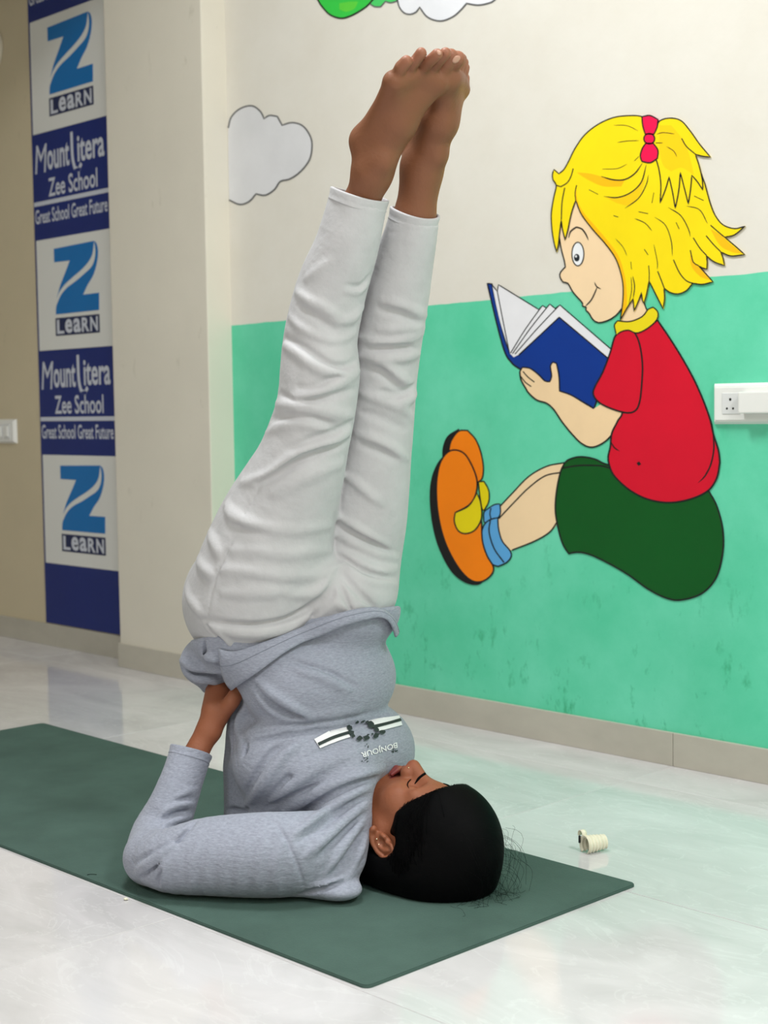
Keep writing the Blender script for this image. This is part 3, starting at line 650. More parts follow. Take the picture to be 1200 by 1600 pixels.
class Caster:
    """ray casts from the photograph's viewpoint onto a mesh"""
    def __init__(s, me):
        co = coords(me); n = len(me.polygons); q = np.empty(n*4, np.int32); me.loops.foreach_get('vertex_index', q)
        s.t = BVHTree.FromPolygons(co.tolist(), q.reshape(-1, 4).tolist())
        nn = np.empty(len(co)*3, np.float32); me.vertices.foreach_get('normal', nn); s.vn = nn.reshape(-1, 3); s.q = q.reshape(-1, 4)
    def hit(s, pts):
        P, N, ok = [], [], []
        for x, y in pts:
            d = Vector(ray(x, y)).normalized(); h = s.t.ray_cast(Vector(CO), d)
            if h[0] is None: P.append((0, 0, 0)); N.append((0, 0, 1)); ok.append(False)
            else:
                P.append(tuple(h[0])); m = s.vn[s.q[h[2]]].mean(0); N.append(tuple(m/np.linalg.norm(m))); ok.append(True)
        return np.array(P), np.array(N), np.array(ok)
def stroke(F, cast, pts, r, depth, k=None, up=True, taper=True):
    """cloth fold drawn over a base surface: a ridge (up) or a groove (not up)"""
    S = spline(np.array(pts, float), False, 7, 120); H, Nn, ok = cast.hit(S); H, Nn = H[ok], Nn[ok]
    if len(H) < 3: return
    for _ in range(2): Nn[1:-1] = (Nn[:-2]+Nn[1:-1]*2+Nn[2:])/4
    # stay on one sheet: drop what lies across a jump in depth
    j = np.linalg.norm(np.diff(H, axis=0), axis=1); br = np.where(j > 0.024)[0]
    if len(br):
        seg = np.split(np.arange(len(H)), br+1); i = max(seg, key=len); H, Nn = H[i], Nn[i]
        if len(H) < 3: return
    u_ = np.linspace(0, 1, len(H))
    t = np.clip(np.minimum(u_, 1-u_)*3.5+0.12, 0, 1)**0.7 if taper else np.ones(len(H))
    rr = r*(0.45+0.55*t)
    if up: F.u(Poly(H+Nn*((depth*t)-rr)[:, None], rr), k or r*1.0)
    else: F.sub(Poly(H+Nn*(rr-depth*t)[:, None], rr), k or r*0.8)
def surf_pts(cast, pts, off=0.001):
    """photo points carried onto a cast mesh, lifted by off along the normal; a miss takes its neighbour's place"""
    H, N, ok = cast.hit(pts)
    if ok.any():
        good = np.where(ok)[0]
        for i in np.where(~ok)[0]: g = good[np.argmin(np.abs(good-i))]; H[i], N[i] = H[g], N[g]
    return H+N*off, ok
def tube(name, P, r, mat, parent=None, seg=6, flatn=None, flat=1.0, join=None):
    """round tube along the points; several lists of points give one mesh"""
    V, Fc = [], []
    lists = P if isinstance(P, list) and np.ndim(P[0]) == 2 else [P]
    for L in lists:
        L = np.asarray(L, float); n = len(L); rr = np.broadcast_to(np.asarray(r(n) if callable(r) else r, float), (n,))
        t = np.gradient(L, axis=0); t /= np.linalg.norm(t, axis=1)[:, None]+1e-12
        a = np.cross(t, [0.3, 0.2, 0.93]); a /= np.linalg.norm(a, axis=1)[:, None]+1e-12; b = np.cross(t, a)
        b0 = len(V)
        for i in range(n):
            for k in range(seg):
                an = 2*math.pi*k/seg; V.append(L[i]+(a[i]*math.cos(an)+b[i]*math.sin(an))*rr[i])
        for i in range(n-1):
            for k in range(seg): Fc.append([b0+i*seg+k, b0+i*seg+(k+1) % seg, b0+(i+1)*seg+(k+1) % seg, b0+(i+1)*seg+k])
        Fc.append([b0+k for k in range(seg)][::-1]); Fc.append([b0+(n-1)*seg+k for k in range(seg)])
    return link(name, mesh(name, V, Fc), mat, parent, True)
def ring(name, p, n, r, h, mat, parent, wall=0.0024, out=0.0012, flare=0.0, seg=64, ell=1.0, seed=0):
    """stitched hem: a short open tube ending at p, axis n pointing out of the opening"""
    n = np.array(n)/np.linalg.norm(n); a = np.cross(n, [0, 0, 1.0] if abs(n[2]) < 0.9 else [1.0, 0, 0]); a /= np.linalg.norm(a); b = np.cross(n, a)
    prof = [(-h*1.15, -0.004), (-h, 0.0), (-h*0.93, out*1.4), (-h*0.86, out*0.7), (-h*0.5, out), (-0.003, out+flare), (-0.0006, out*0.6+flare), (0.0, -wall*0.5), (-0.002, -wall), (-h*0.9, -wall*1.2), (-h*1.6, -wall*2.5)]
    rnd = random.Random(seed); ph = [rnd.uniform(0, 6.28) for _ in range(3)]
    V, Fc = [], []
    for k in range(seg):
        an = 2*math.pi*k/seg; wob = 1+0.018*math.sin(2*an+ph[0])+0.010*math.sin(3*an+ph[1]); lift = 0.0016*math.sin(2*an+ph[2])
        for (z, dr) in prof:
            q = p+n*(z+lift)+(a*math.cos(an)+b*math.sin(an)*ell)*(r*wob+dr); V.append(q)
    m = len(prof)
    for k in range(seg):
        j = (k+1) % seg
        for i in range(m-1): Fc.append([k*m+i, j*m+i, j*m+i+1, k*m+i+1])
    me = mesh(name, V, Fc); bm = bmesh.new(); bm.from_mesh(me); bmesh.ops.recalc_face_normals(bm, faces=bm.faces[:]); bm.to_mesh(me); bm.free()
    return link(name, me, mat, parent, True)
# ------------------------------------------------------------------ the person (shoulder stand)
ZM = MT
MID = 1.742
# --- legs: nodes (px, py, Y, width px)
NEAR = [node(562, 303, 1.690, 91), node(552, 345, 1.688, 95), node(540, 390, 1.686, 101), node(520, 445, 1.684, 110), node(506, 500, 1.682, 114), node(500, 540, 1.680, 117), node(500, 580, 1.678, 125), node(497, 615, 1.676, 124),
        node(491, 650, 1.674, 126), node(480, 690, 1.672, 132), node(468, 730, 1.670, 143), node(452, 770, 1.668, 160), node(436, 810, 1.666, 178), node(424, 850, 1.664, 195), node(413, 890, 1.662, 208), node(404, 925, 1.662, 214)]
FAR = [node(649, 331, 1.790, 77), node(641, 370, 1.792, 84), node(631, 410, 1.796, 93), node(620, 460, 1.800, 102), node(611, 500, 1.802, 107), node(602, 540, 1.804, 113), node(596, 580, 1.806, 114), node(592, 620, 1.808, 115),
       node(588, 660, 1.810, 118), node(581, 710, 1.812, 124), node(573, 760, 1.814, 134), node(562, 810, 1.816, 148), node(550, 850, 1.818, 160), node(538, 890, 1.820, 172), node(524, 925, 1.822, 180)]
T_ = Field()
T_.split(chain(NEAR, 64), 0.002); T_.split(chain(FAR, 64), 0.008)
PEL = at(447, 950, MID)
T_.u(Ell(PEL, (0.125, 0.178, 0.100)), 0.045)
T_.u(Ell(at(360, 940, 1.66), (0.085, 0.085, 0.10)), 0.03)      # seat, near side
T_.u(Ell(at(548, 932, 1.77), (0.062, 0.09, 0.07)), 0.04)      # front
TB = Field(); TB.ops = list(T_.ops); TC = Caster(smooth_mesh(TB.mesh('base', 0.006), 3))
def d1(*p): return [(400+x/3.6375, 280+y/3.6375) for x, y in p]
def d2(*p): return [(250+x/2.79, 680+y/2.79) for x, y in p]
def d3(*p): return [(180+x/3.53, 1000+y/3.53) for x, y in p]
def d4(*p): return [(460+x/3.158, 1080+y/3.158) for x, y in p]
def R1(p, r=0.010, d=0.0045): stroke(T_, TC, p, r*0.85, d*1.25)
def G1(p, r=0.007, d=0.004): stroke(T_, TC, p, r*0.85, d*1.2, up=False)
# near trouser leg
R1(d1((290, 560), (350, 520), (420, 470)), 0.010, 0.002)
R1(d1((520, 640), (580, 640), (640, 590)), 0.008, 0.003); G1(d1((520, 600), (590, 610), (650, 540)), 0.006, 0.003)
R1(d1((230, 640), (300, 690), (380, 725), (440, 770), (485, 805)), 0.010, 0.005); R1(d1((470, 805), (540, 795), (605, 730)), 0.010, 0.005)
G1(d1((240, 720), (320, 770), (400, 830), (450, 860)), 0.008, 0.004)
R1(d1((190, 780), (250, 840), (350, 890), (470, 915), (585, 860)), 0.009, 0.004)
G1(d1((160, 900), (220, 935), (300, 985), (380, 1040), (440, 1070), (520, 1060), (590, 1010)), 0.010, 0.006)
R1(d1((140, 930), (230, 985), (330, 1060), (440, 1105), (520, 1115), (604, 1075)), 0.011, 0.006)
G1(d1((240, 1180), (330, 1185), (430, 1140), (520, 1135)), 0.008, 0.003)
R1(d1((200, 1250), (330, 1225), (430, 1180), (560, 1120), (602, 1080)), 0.011, 0.005)
G1(d1((140, 1215), (230, 1270), (330, 1260), (450, 1230), (570, 1190)), 0.008, 0.004)
R1(d1((95, 1270), (200, 1290), (350, 1310), (450, 1335), (545, 1345)), 0.012, 0.005)
R1(d1((88, 1320), (120, 1250), (180, 1230)), 0.012, 0.006)
G1(d1((90, 1360), (200, 1360), (320, 1380), (430, 1400)), 0.010, 0.004)
R1(d1((60, 1440), (150, 1400), (280, 1390), (400, 1420)), 0.010, 0.003)
G1(d1((200, 1540), (330, 1480), (450, 1440), (560, 1370)), 0.010, 0.005)
R1(d1((180, 1590), (330, 1530), (460, 1485), (570, 1410)), 0.012, 0.006)
R1(d2((360, 205), (420, 195), (480, 175), (560, 115), (650, 60)), 0.012, 0.006); G1(d2((430, 215), (520, 170), (620, 105), (740, 60), (840, 20)), 0.010, 0.005)
R1(d2((500, 250), (600, 200), (720, 150), (810, 120)), 0.014, 0.003)
R1(d2((285, 275), (300, 330), (350, 370), (420, 390)), 0.013, 0.007); G1(d2((310, 400), (380, 420), (470, 425)), 0.010, 0.003)
R1(d2((210, 395), (225, 450), (260, 520)), 0.012, 0.005); R1(d2((160, 490), (175, 560), (235, 620)), 0.012, 0.005); R1(d2((105, 620), (130, 710), (185, 785)), 0.012, 0.005)
R1(d2((380, 390), (480, 405), (600, 415), (740, 395)), 0.012, 0.0025); R1(d2((300, 500), (430, 505), (560, 520), (740, 500)), 0.012, 0.002)
R1(d2((260, 585), (400, 595), (550, 615), (690, 605), (772, 575)), 0.012, 0.003); R1(d2((560, 700), (680, 685), (768, 630)), 0.010, 0.003); R1(d2((280, 690), (420, 690), (560, 680)), 0.012, 0.002)
G1(d2((195, 805), (300, 826), (420, 832), (540, 812), (640, 762), (720, 700), (768, 620)), 0.009, 0.008)
G1(d2((600, 830), (680, 780), (740, 710), (765, 650)), 0.007, 0.005)
R1(d2((210, 835), (330, 860), (450, 862), (560, 840), (640, 800)), 0.012, 0.006)
G1(d2((205, 830), (260, 880), (300, 935)), 0.006, 0.005); R1(d2((225, 830), (285, 880), (325, 935)), 0.007, 0.005)
G1(d2((130, 870), (150, 812), (205, 803)), 0.0045, 0.003); G1(d2((205, 803), (222, 700), (245, 620), (290, 520), (335, 425)), 0.0035, 0.0022); G1(d2((372, 345), (410, 270), (450, 190)), 0.0035, 0.0018)
R1(d2((780, 740), (830, 760), (900, 745)), 0.010, 0.004); G1(d2((770, 600), (800, 690), (830, 760)), 0.006, 0.004)
# far trouser leg
R1(d1((720, 690), (830, 720), (965, 775)), 0.010, 0.004); G1(d1((700, 740), (830, 770), (955, 850)), 0.009, 0.004)
R1(d1((700, 850), (800, 850), (955, 845)), 0.009, 0.003)
R1(d1((600, 900), (700, 935), (800, 930), (945, 880)), 0.010, 0.004); G1(d1((640, 960), (760, 960), (860, 955), (940, 985)), 0.008, 0.005)
R1(d1((580, 1000), (690, 1025), (750, 1065), (830, 1135), (920, 1190)), 0.010, 0.006); R1(d1((690, 1020), (800, 1018), (900, 1002), (945, 985)), 0.010, 0.006)
G1(d1((600, 1080), (700, 1090), (780, 1160), (860, 1230)), 0.009, 0.004)
R1(d1((590, 1215), (680, 1245), (780, 1285), (870, 1335), (900, 1390)), 0.010, 0.005); R1(d1((790, 1275), (860, 1255), (928, 1205)), 0.011, 0.007); G1(d1((700, 1200), (800, 1220), (900, 1170)), 0.008, 0.004)
R1(d1((870, 1300), (905, 1330), (905, 1400)), 0.010, 0.004); G1(d1((600, 1320), (720, 1360), (850, 1420)), 0.010, 0.003)
R1(d1((570, 1445), (660, 1475), (760, 1525), (860, 1590)), 0.010, 0.005); G1(d1((600, 1510), (700, 1545), (800, 1600)), 0.009, 0.003)
R1(d2((800, 165), (880, 230), (965, 300)), 0.009, 0.004); R1(d2((772, 350), (850, 400), (930, 450), (1000, 490)), 0.009, 0.005); G1(d2((772, 385), (860, 440), (1000, 510)), 0.008, 0.004)
R1(d2((772, 430), (860, 480), (960, 520), (1056, 540)), 0.009, 0.003); R1(d2((780, 500), (880, 560), (960, 590), (1055, 580)), 0.010, 0.005); G1(d2((780, 530), (880, 595), (980, 625), (1045, 625)), 0.008, 0.004)
R1(d2((800, 560), (900, 630), (1030, 650)), 0.009, 0.003); G1(d2((780, 590), (860, 680), (935, 752)), 0.009, 0.006); R1(d2((1090, 90), (1104, 140), (1080, 190)), 0.012, 0.004)
for nodes in (NEAR, FAR):
    (p1, r1), (p0, r0) = nodes[0], nodes[1]; n = (p1-p0)/np.linalg.norm(p1-p0)
    T_.sub(Both(Half(-n, p1-n*0.012), Poly([p1, p1+n*0.06], [r1*1.12, r1*1.12])), 0.002)

# --- upper garment
BELLY = at(500, 1062, MID); CHEST = at(508, 1180, MID); SHLD = at(497, 1295, MID)
S_ = Field()
S_.u(Ell(PEL+np.array([0.0, 0, -0.035]), (0.143, 0.192, 0.10)), 0.01)
S_.u(Ell(BELLY, (0.118, 0.150, 0.105)), 0.05)
S_.u(Ell(CHEST, (0.140, 0.178, 0.110)), 0.010)
S_.u(Ell(SHLD, (0.125, 0.185, 0.086)), 0.05)
S_.u(Poly([at(395, 1130, 1.665), at(392, 1200, 1.665), at(395, 1270, 1.66)], [0.046, 0.050, 0.05]), 0.04)   # loose side of the top
S_.u(Ell(at(548, 955, 1.77), (0.074, 0.10, 0.07)), 0.03)
S_.u(Ell(at(346, 1030, 1.662), (0.056, 0.084, 0.054)), 0.02)
S_.u(Poly([at(550, 1205, 1.70), at(539, 1275, 1.665), at(531, 1335, 1.635)], [0.040, 0.048, 0.045]), 0.035)   # collar side                     # back bunched over the hand
ELB = fnode(236, 1340, ZM+0.047, 84)
UP = [ELB, fnode(272, 1344, ZM+0.055, 102), fnode(325, 1338, ZM+0.063, 120), fnode(395, 1336, ZM+0.068, 130), fnode(455, 1334, ZM+0.070, 130), fnode(500, 1326, ZM+0.070, 118)]
FORE = [ELB, node(249, 1306, 1.485, 88), node(268, 1262, 1.510, 75), node(285, 1216, 1.535, 67), node(299, 1174, 1.560, 66)]
S_.split(chain(UP, 18), 0.03)
S_.split(chain(FORE, 18), 0.008)
def mir(nodes, sc=1.0, dy=0.05): return [(np.array([p[0], 2*MID-p[1]-dy, p[2]-0.012*(sc < 1)]), r*sc) for p, r in nodes]
S_.split(chain(mir(UP, 0.82), 16), 0.03); S_.split(chain(mir(FORE, 0.9), 14), 0.010)
S_.u(Ell(on_floor(522, 1386, ZM+0.018), (0.052, 0.040, 0.018)), 0.03)  # slack at the shoulder
SB = Field(); SB.ops = list(S_.ops); SCa = Caster(smooth_mesh(SB.mesh('base', 0.006), 3))
def R2(p, r=0.009, d=0.004): stroke(S_, SCa, p, r*0.8, d*1.6)
def G2(p, r=0.006, d=0.004): stroke(S_, SCa, p, r*0.85, d*1.45, up=False)
# crease across the stomach and drapes
G2([(378, 1159), (407, 1154), (441, 1147), (477, 1142), (520, 1137), (570, 1126), (625, 1106)], 0.0075, 0.0075)
G2([(441, 1152), (480, 1130), (540, 1122), (600, 1113)], 0.006, 0.003)
R2([(390, 1140), (430, 1126), (500, 1118), (560, 1110)], 0.012, 0.003)
R2(d3((740, 350), (690, 420), (680, 520), (720, 600)), 0.009, 0.005); G2(d3((700, 560), (725, 600), (700, 640)), 0.006, 0.007)
G2(d3((660, 500), (665, 600), (675, 720)), 0.0035, 0.002); G2(d3((700, 330), (650, 430), (640, 560), (650, 700)), 0.006, 0.004)
R2(d3((780, 220), (870, 300), (1000, 380), (1085, 430)), 0.010, 0.006); G2(d3((800, 300), (900, 380), (1030, 420)), 0.008, 0.005); R2(d3((760, 280), (860, 390), (960, 440)), 0.009, 0.004)
G2(d3((930, 105), (1080, 150), (1200, 190), (1330, 260)), 0.007, 0.004); R2(d3((1000, 160), (1150, 210), (1280, 280)), 0.010, 0.004)
R2(d3((720, 920), (820, 790), (930, 640), (1030, 560)), 0.010, 0.005); G2(d3((705, 910), (760, 770), (850, 630), (960, 555)), 0.008, 0.006)
G2(d3((830, 900), (950, 770), (1100, 650), (1230, 590)), 0.008, 0.005); R2(d3((860, 900), (980, 800), (1120, 710), (1260, 650)), 0.010, 0.004)
G2(d3((830, 925), (1000, 855), (1200, 785), (1400, 740)), 0.008, 0.005); R2(d3((880, 960), (1050, 900), (1250, 830)), 0.010, 0.004)
G2(d3((560, 960), (640, 938), (700, 948), (760, 905), (800, 860)), 0.008, 0.008)
# armhole seam, elbow and forearm creases
G2(d3((800, 930), (900, 1030), (970, 1160), (1020, 1280), (1045, 1380)), 0.0032, 0.0025)
G2(d3((460, 930), (440, 1000), (370, 1070), (280, 1180), (190, 1265), (120, 1325)), 0.007, 0.008)
G2(d3((100, 1235), (200, 1175), (300, 1115), (400, 1050)), 0.006, 0.003); R2(d3((110, 1290), (210, 1215), (320, 1130)), 0.009, 0.004)
R2(d3((450, 975), (380, 985), (300, 1010), (210, 1070)), 0.007, 0.004); G2(d3((445, 950), (370, 950), (290, 975)), 0.005, 0.004); R2(d3((460, 915), (380, 905), (290, 935), (230, 990)), 0.007, 0.004); G2(d3((470, 890), (400, 870), (330, 885)), 0.005, 0.003)
R2(d3((490, 830), (420, 830), (330, 870)), 0.006, 0.002); R2(d3((250, 1390), (255, 1300), (300, 1200)), 0.008, 0.003); G2(d3((240, 1390), (240, 1320), (260, 1270)), 0.005, 0.003)
for x in (430, 520, 610, 700, 800, 900): R2(d3((x, 1400), (x-15, 1280), (x+20, 1130)), 0.010, 0.0014)
R2(d3((480, 1400), (500, 1375)), 0.006, 0.003); R2(d3((640, 1410), (660, 1380)), 0.006, 0.003)
# drapes from the shoulder to the collar
R2(d4((0, 560), (150, 480), (300, 425), (440, 385)), 0.011, 0.006); G2(d4((0, 610), (150, 530), (300, 460), (400, 430)), 0.008, 0.005)
R2(d4((0, 700), (150, 600), (280, 520), (375, 470)), 0.010, 0.006); G2(d4((20, 740), (180, 630), (300, 550), (360, 520)), 0.008, 0.005)
R2(d4((60, 810), (200, 690), (300, 600), (355, 560)), 0.010, 0.005); G2(d4((110, 830), (230, 710), (340, 610)), 0.007, 0.005)
R2(d4((150, 900), (250, 760), (340, 640)), 0.009, 0.005); G2(d4((200, 900), (280, 780), (345, 690)), 0.007, 0.005); R2(d4((240, 930), (310, 820), (355, 720)), 0.008, 0.005)
R2(d4((60, 1000), (160, 960), (280, 900), (360, 830)), 0.009, 0.004); G2(d4((0, 1010), (100, 985), (240, 945)), 0.006, 0.004)
R2(d4((0, 400), (150, 330), (300, 300)), 0.012, 0.002)
# bunched back hem
for p_ in (((284, 1012), (300, 1022), (326, 1026), (345, 1030)), ((283, 1032), (302, 1042), (326, 1044), (348, 1050)), ((290, 1052), (308, 1060), (330, 1062), (352, 1066)), ((300, 1068), (322, 1075), (345, 1078))):
    R2(p_, 0.010, 0.006)
for p_ in (((282, 1022), (300, 1032), (326, 1035), (350, 1042)), ((286, 1043), (304, 1051), (328, 1053), (352, 1060)), ((296, 1061), (314, 1068), (338, 1070)), ((318, 1000), (322, 1030), (340, 1060))):
    G2(p_, 0.006, 0.006)
# trims
S_.cut(Half((-0.22, 0, 1), (-2.0, MID, 0.425)), 0.006)
for nodes in (FORE, mir(FORE, 0.9)):
    (p1, r1), (p0, r0) = nodes[-1], nodes[-2]; n = (p1-p0)/np.linalg.norm(p1-p0)
    S_.sub(Both(Half(-n, p1-n*0.010), Ell(p1, (0.07, 0.07, 0.07))), 0.002)
NK0 = np.array([-1.782, 1.768, 0.110]); NK1 = np.array([-1.64, 1.775, 0.10])
S_.sub(Poly([NK0, NK1], [0.076, 0.115]), 0.006)
S_.cut(Half((0, 0, -1), (0, 0, ZM+0.0005)), 0.004)

M_TROUSER = material('off_white_cotton_twill', (188, 187, 189), rough=0.85, spec=0.2, vary=0.05, scale=22, bump=0.0022, bscale=42, sheen=0.1)
M_SHIRT = material('heather_grey_jersey', (150, 154, 168), rough=0.9, spec=0.15, vary=0.16, scale=150, bump=0.0016, bscale=55, stretch=(1, 1, 3.0), sheen=0.15)

# --- body (skin): one continuous surface
Bd = Field()
Bd.u(Ell(PEL+np.array([0, 0, -0.02]), (0.085, 0.13, 0.08)), 0.01)
Bd.u(Ell(BELLY, (0.075, 0.105, 0.10)), 0.03); Bd.u(Ell(CHEST, (0.09, 0.13, 0.10)), 0.03); Bd.u(Ell(SHLD+np.array([0, 0, 0.01]), (0.09, 0.14, 0.055)), 0.03)
for nodes, cuff in ((NEAR, None), (FAR, None)):
    Bd.split(chain(nodes[3:], 16, -0.022), 0.02, 5)
for nodes in (UP, mir(UP, 0.82)): Bd.u(chain(nodes, 10, -0.024), 0.02)
# lower legs, feet
FOOT_TIPS = []
def foot(leg, ankle, heel, mid, meta, toes, bulge):
    Bd.u(Poly([p for p, _ in leg], [r for _, r in leg]), 0.015)
    Bd.u(Poly([leg[-1][0], ankle[0]], [leg[-1][1], ankle[1]]), 0.012)
    Bd.u(Poly([leg[-1][0]*0.25+ankle[0]*0.75, heel[0]], [ankle[1]*0.72, heel[1]]), 0.018)
    Bd.u(Poly([ankle[0], mid[0]], [ankle[1]*0.95, mid[1]]), 0.015)
    Bd.u(Poly([heel[0], mid[0]], [heel[1], mid[1]]), 0.02)
    Bd.u(Poly([heel[0], meta[0][0]], [heel[1]*0.85, meta[0][1]]), 0.015)
    for (m, r) in meta: Bd.u(Poly([mid[0], m], [mid[1]*0.82, r]), 0.014)
    Bd.u(Poly([meta[0][0], meta[2][0], meta[4][0]], [meta[0][1], meta[2][1], meta[4][1]]), 0.012)
    for (m, r), tp in zip(meta, toes):
        FOOT_TIPS.append(tp[-1][0])
        Bd.u(Poly([m]+[p for p, _ in tp], [r*0.8]+[q_ for _, q_ in tp]), 0.0022)
    for p, r in bulge: Bd.u(Ell(p, (r, r, r)), 0.015)
def N_(px, py, Y, r): return at(px, py, Y), r
foot([(NEAR[5][0], 0.045), (NEAR[2][0], 0.038), (at(564, 318, 1.690), 0.0280)], N_(583, 268, 1.686, 0.031), N_(574, 221, 1.678, 0.0245), N_(618, 188, 1.690, 0.0315),
     [N_(616, 128, 1.646, 0.0135), N_(634, 119, 1.664, 0.0125), N_(653, 115, 1.684, 0.0125), N_(669, 117, 1.702, 0.013), N_(682, 128, 1.722, 0.018)],
     [[N_(627, 105, 1.643, 0.0105), N_(635, 96, 1.644, 0.0095)], [N_(648, 97, 1.662, 0.0090), N_(658, 83, 1.662, 0.0088)], [N_(670, 97, 1.680, 0.0090), N_(683, 85, 1.681, 0.0090)], [N_(684, 97, 1.700, 0.0092), N_(696, 83, 1.700, 0.0090)], [N_(694, 104, 1.724, 0.0130), N_(704, 88, 1.725, 0.0120)]],
     [(at(597, 252, 1.679), 0.019)])
foot([(FAR[5][0], 0.045), (FAR[2][0], 0.036), (at(648, 338, 1.790), 0.0330)], N_(660, 262, 1.785, 0.0335), N_(648, 215, 1.800, 0.025), N_(686, 190, 1.775, 0.0275),
     [N_(702, 124, 1.748, 0.0165), N_(711, 122, 1.766, 0.0125), N_(715, 126, 1.784, 0.0125), N_(718, 131, 1.802, 0.0125), N_(720, 140, 1.820, 0.0125)],
     [[N_(706, 104, 1.742, 0.0125), N_(715, 92, 1.738, 0.0125)], [N_(716, 106, 1.766, 0.0092), N_(721, 92, 1.768, 0.0088)], [N_(720, 108, 1.786, 0.009), N_(724, 98, 1.790, 0.0088)], [N_(723, 116, 1.805, 0.009), N_(726, 106, 1.808, 0.0085)], [N_(725, 130, 1.822, 0.009), N_(726, 122, 1.826, 0.0085)]],
     [(at(682, 242, 1.784), 0.018)])
# forearm and hands on the lower back
def arm(mirror):
    f = (lambda P: np.array([P[0], 2*MID-P[1]-0.05, P[2]])) if mirror else (lambda P: P)
    W0, W1 = at(300, 1172, 1.562), at(322, 1148, 1.578)
    pts = [ELB[0], at(268, 1258, 1.513), at(288, 1208, 1.540), at(312, 1166, 1.568), at(325, 1142, 1.585)]
    fc = chain(FORE[:4], 8, -0.012); fp = [f(p) for p in fc.p[:-1]]+[f(p) for p in pts[3:]]
    Bd.u(Poly(fp, list(np.minimum(fc.r[:-1], 0.030))+[0.0215, 0.0205]), 0.012)
    palm = at(345, 1092, 1.630)
    Bd.u(Poly([f(at(328, 1140, 1.586)), f(at(337, 1112, 1.600)), f(at(347, 1080, 1.642))], [0.021, 0.026, 0.030]), 0.012)
    kn = [at(332, 1064, 1.632), at(340, 1054, 1.648), at(349, 1048, 1.664), at(358, 1044, 1.676)]
    tip = [at(330, 1026, 1.655), at(340, 1010, 1.672), at(350, 1004, 1.688), at(362, 1004, 1.70)]
    for a, b in zip(kn, tip):
        Bd.u(Poly([f(palm), f(a), f((a+b)/2), f(b)], [0.016, 0.0105, 0.0095, 0.008]), 0.006)
    Bd.u(Poly([f(at(342, 1122, 1.598)), f(at(362, 1096, 1.610)), f(at(376, 1074, 1.628)), f(at(388, 1050, 1.645))], [0.014, 0.0145, 0.012, 0.0095]), 0.008)
arm(False); arm(True)
# --- head: local axes u (crown), f (face), l (left ear)
HC = at(603, 1318, 1.690)+np.array([0, 0.074, 0])
th, rl = math.radians(-3.0), math.radians(9.0)
AU = np.array([math.cos(th), 0, math.sin(th)]); F0 = np.array([-math.sin(th), 0, math.cos(th)]); L0 = np.array([0, -1.0, 0])
AF = F0*math.cos(rl)-L0*math.sin(rl); AL = L0*math.cos(rl)+F0*math.sin(rl)
HA = np.array([AU, AF, AL])
def H_(u, f, l=0.0): return HC+AU*u+AF*f+AL*l
def hell(c, r): return Ell(H_(*c), r, HA)
Bd.u(Poly([SHLD+np.array([0.03, 0, 0.02]), np.array([-1.84, MID+0.01, 0.10]), H_(-0.03, -0.02)], [0.062, 0.052, 0.055]), 0.03)
Bd.u(hell((0.042, -0.012, 0), (0.092, 0.096, 0.074)), 0.02)
Bd.u(hell((-0.020, 0.040, 0), (0.085, 0.052, 0.061)), 0.03)
for s in (1, -1):
    Bd.u(Poly([H_(-0.030, 0.002, 0.058*s), H_(-0.062, 0.018, 0.052*s), H_(-0.092, 0.058, 0.018*s)], [0.014, 0.014, 0.014]), 0.03)
    Bd.u(Ell(H_(-0.018, 0.058, 0.043*s), (0.022, 0.022, 0.022)), 0.025)
    Bd.u(Poly([H_(0.026, 0.079, 0.012*s), H_(0.024, 0.072, 0.042*s)], [0.011, 0.010]), 0.016)
Bd.u(Ell(H_(-0.094, 0.072), (0.016, 0.016, 0.018)), 0.03)
for s in (1, -1):
    Bd.sub(Ell(H_(0.004, 0.099, 0.031*s), (0.016, 0.016, 0.019)), 0.014)
    Bd.u(Ell(H_(0.003, 0.0705, 0.031*s), (0.0125, 0.0125, 0.0135)), 0.004)
Bd.u(Poly([H_(0.020, 0.083), H_(-0.006, 0.095), H_(-0.030, 0.1085)], [0.0095, 0.0095, 0.0125]), 0.012)
for s in (1, -1):
    Bd.u(Ell(H_(-0.033, 0.098, 0.0135*s), (0.0105, 0.0115, 0.0080), HA), 0.006)
    Bd.sub(Ell(H_(-0.045, 0.100, 0.0070*s), (0.004, 0.005, 0.0032), HA), 0.003)
Bd.u(Poly([H_(-0.058, 0.090, -0.021), H_(-0.056, 0.1005, -0.006), H_(-0.0565, 0.0995, 0), H_(-0.056, 0.1005, 0.006), H_(-0.058, 0.090, 0.021)], [0.003, 0.0055, 0.005, 0.0055, 0.003]), 0.005)
Bd.u(Poly([H_(-0.066, 0.089, -0.018), H_(-0.069, 0.0975, 0), H_(-0.066, 0.089, 0.018)], [0.003, 0.0065, 0.003]), 0.005)
Bd.sub(Poly([H_(-0.0625, 0.096, -0.020), H_(-0.0625, 0.106, 0), H_(-0.0625, 0.096, 0.020)], [0.0012, 0.0015, 0.0012]), 0.002)
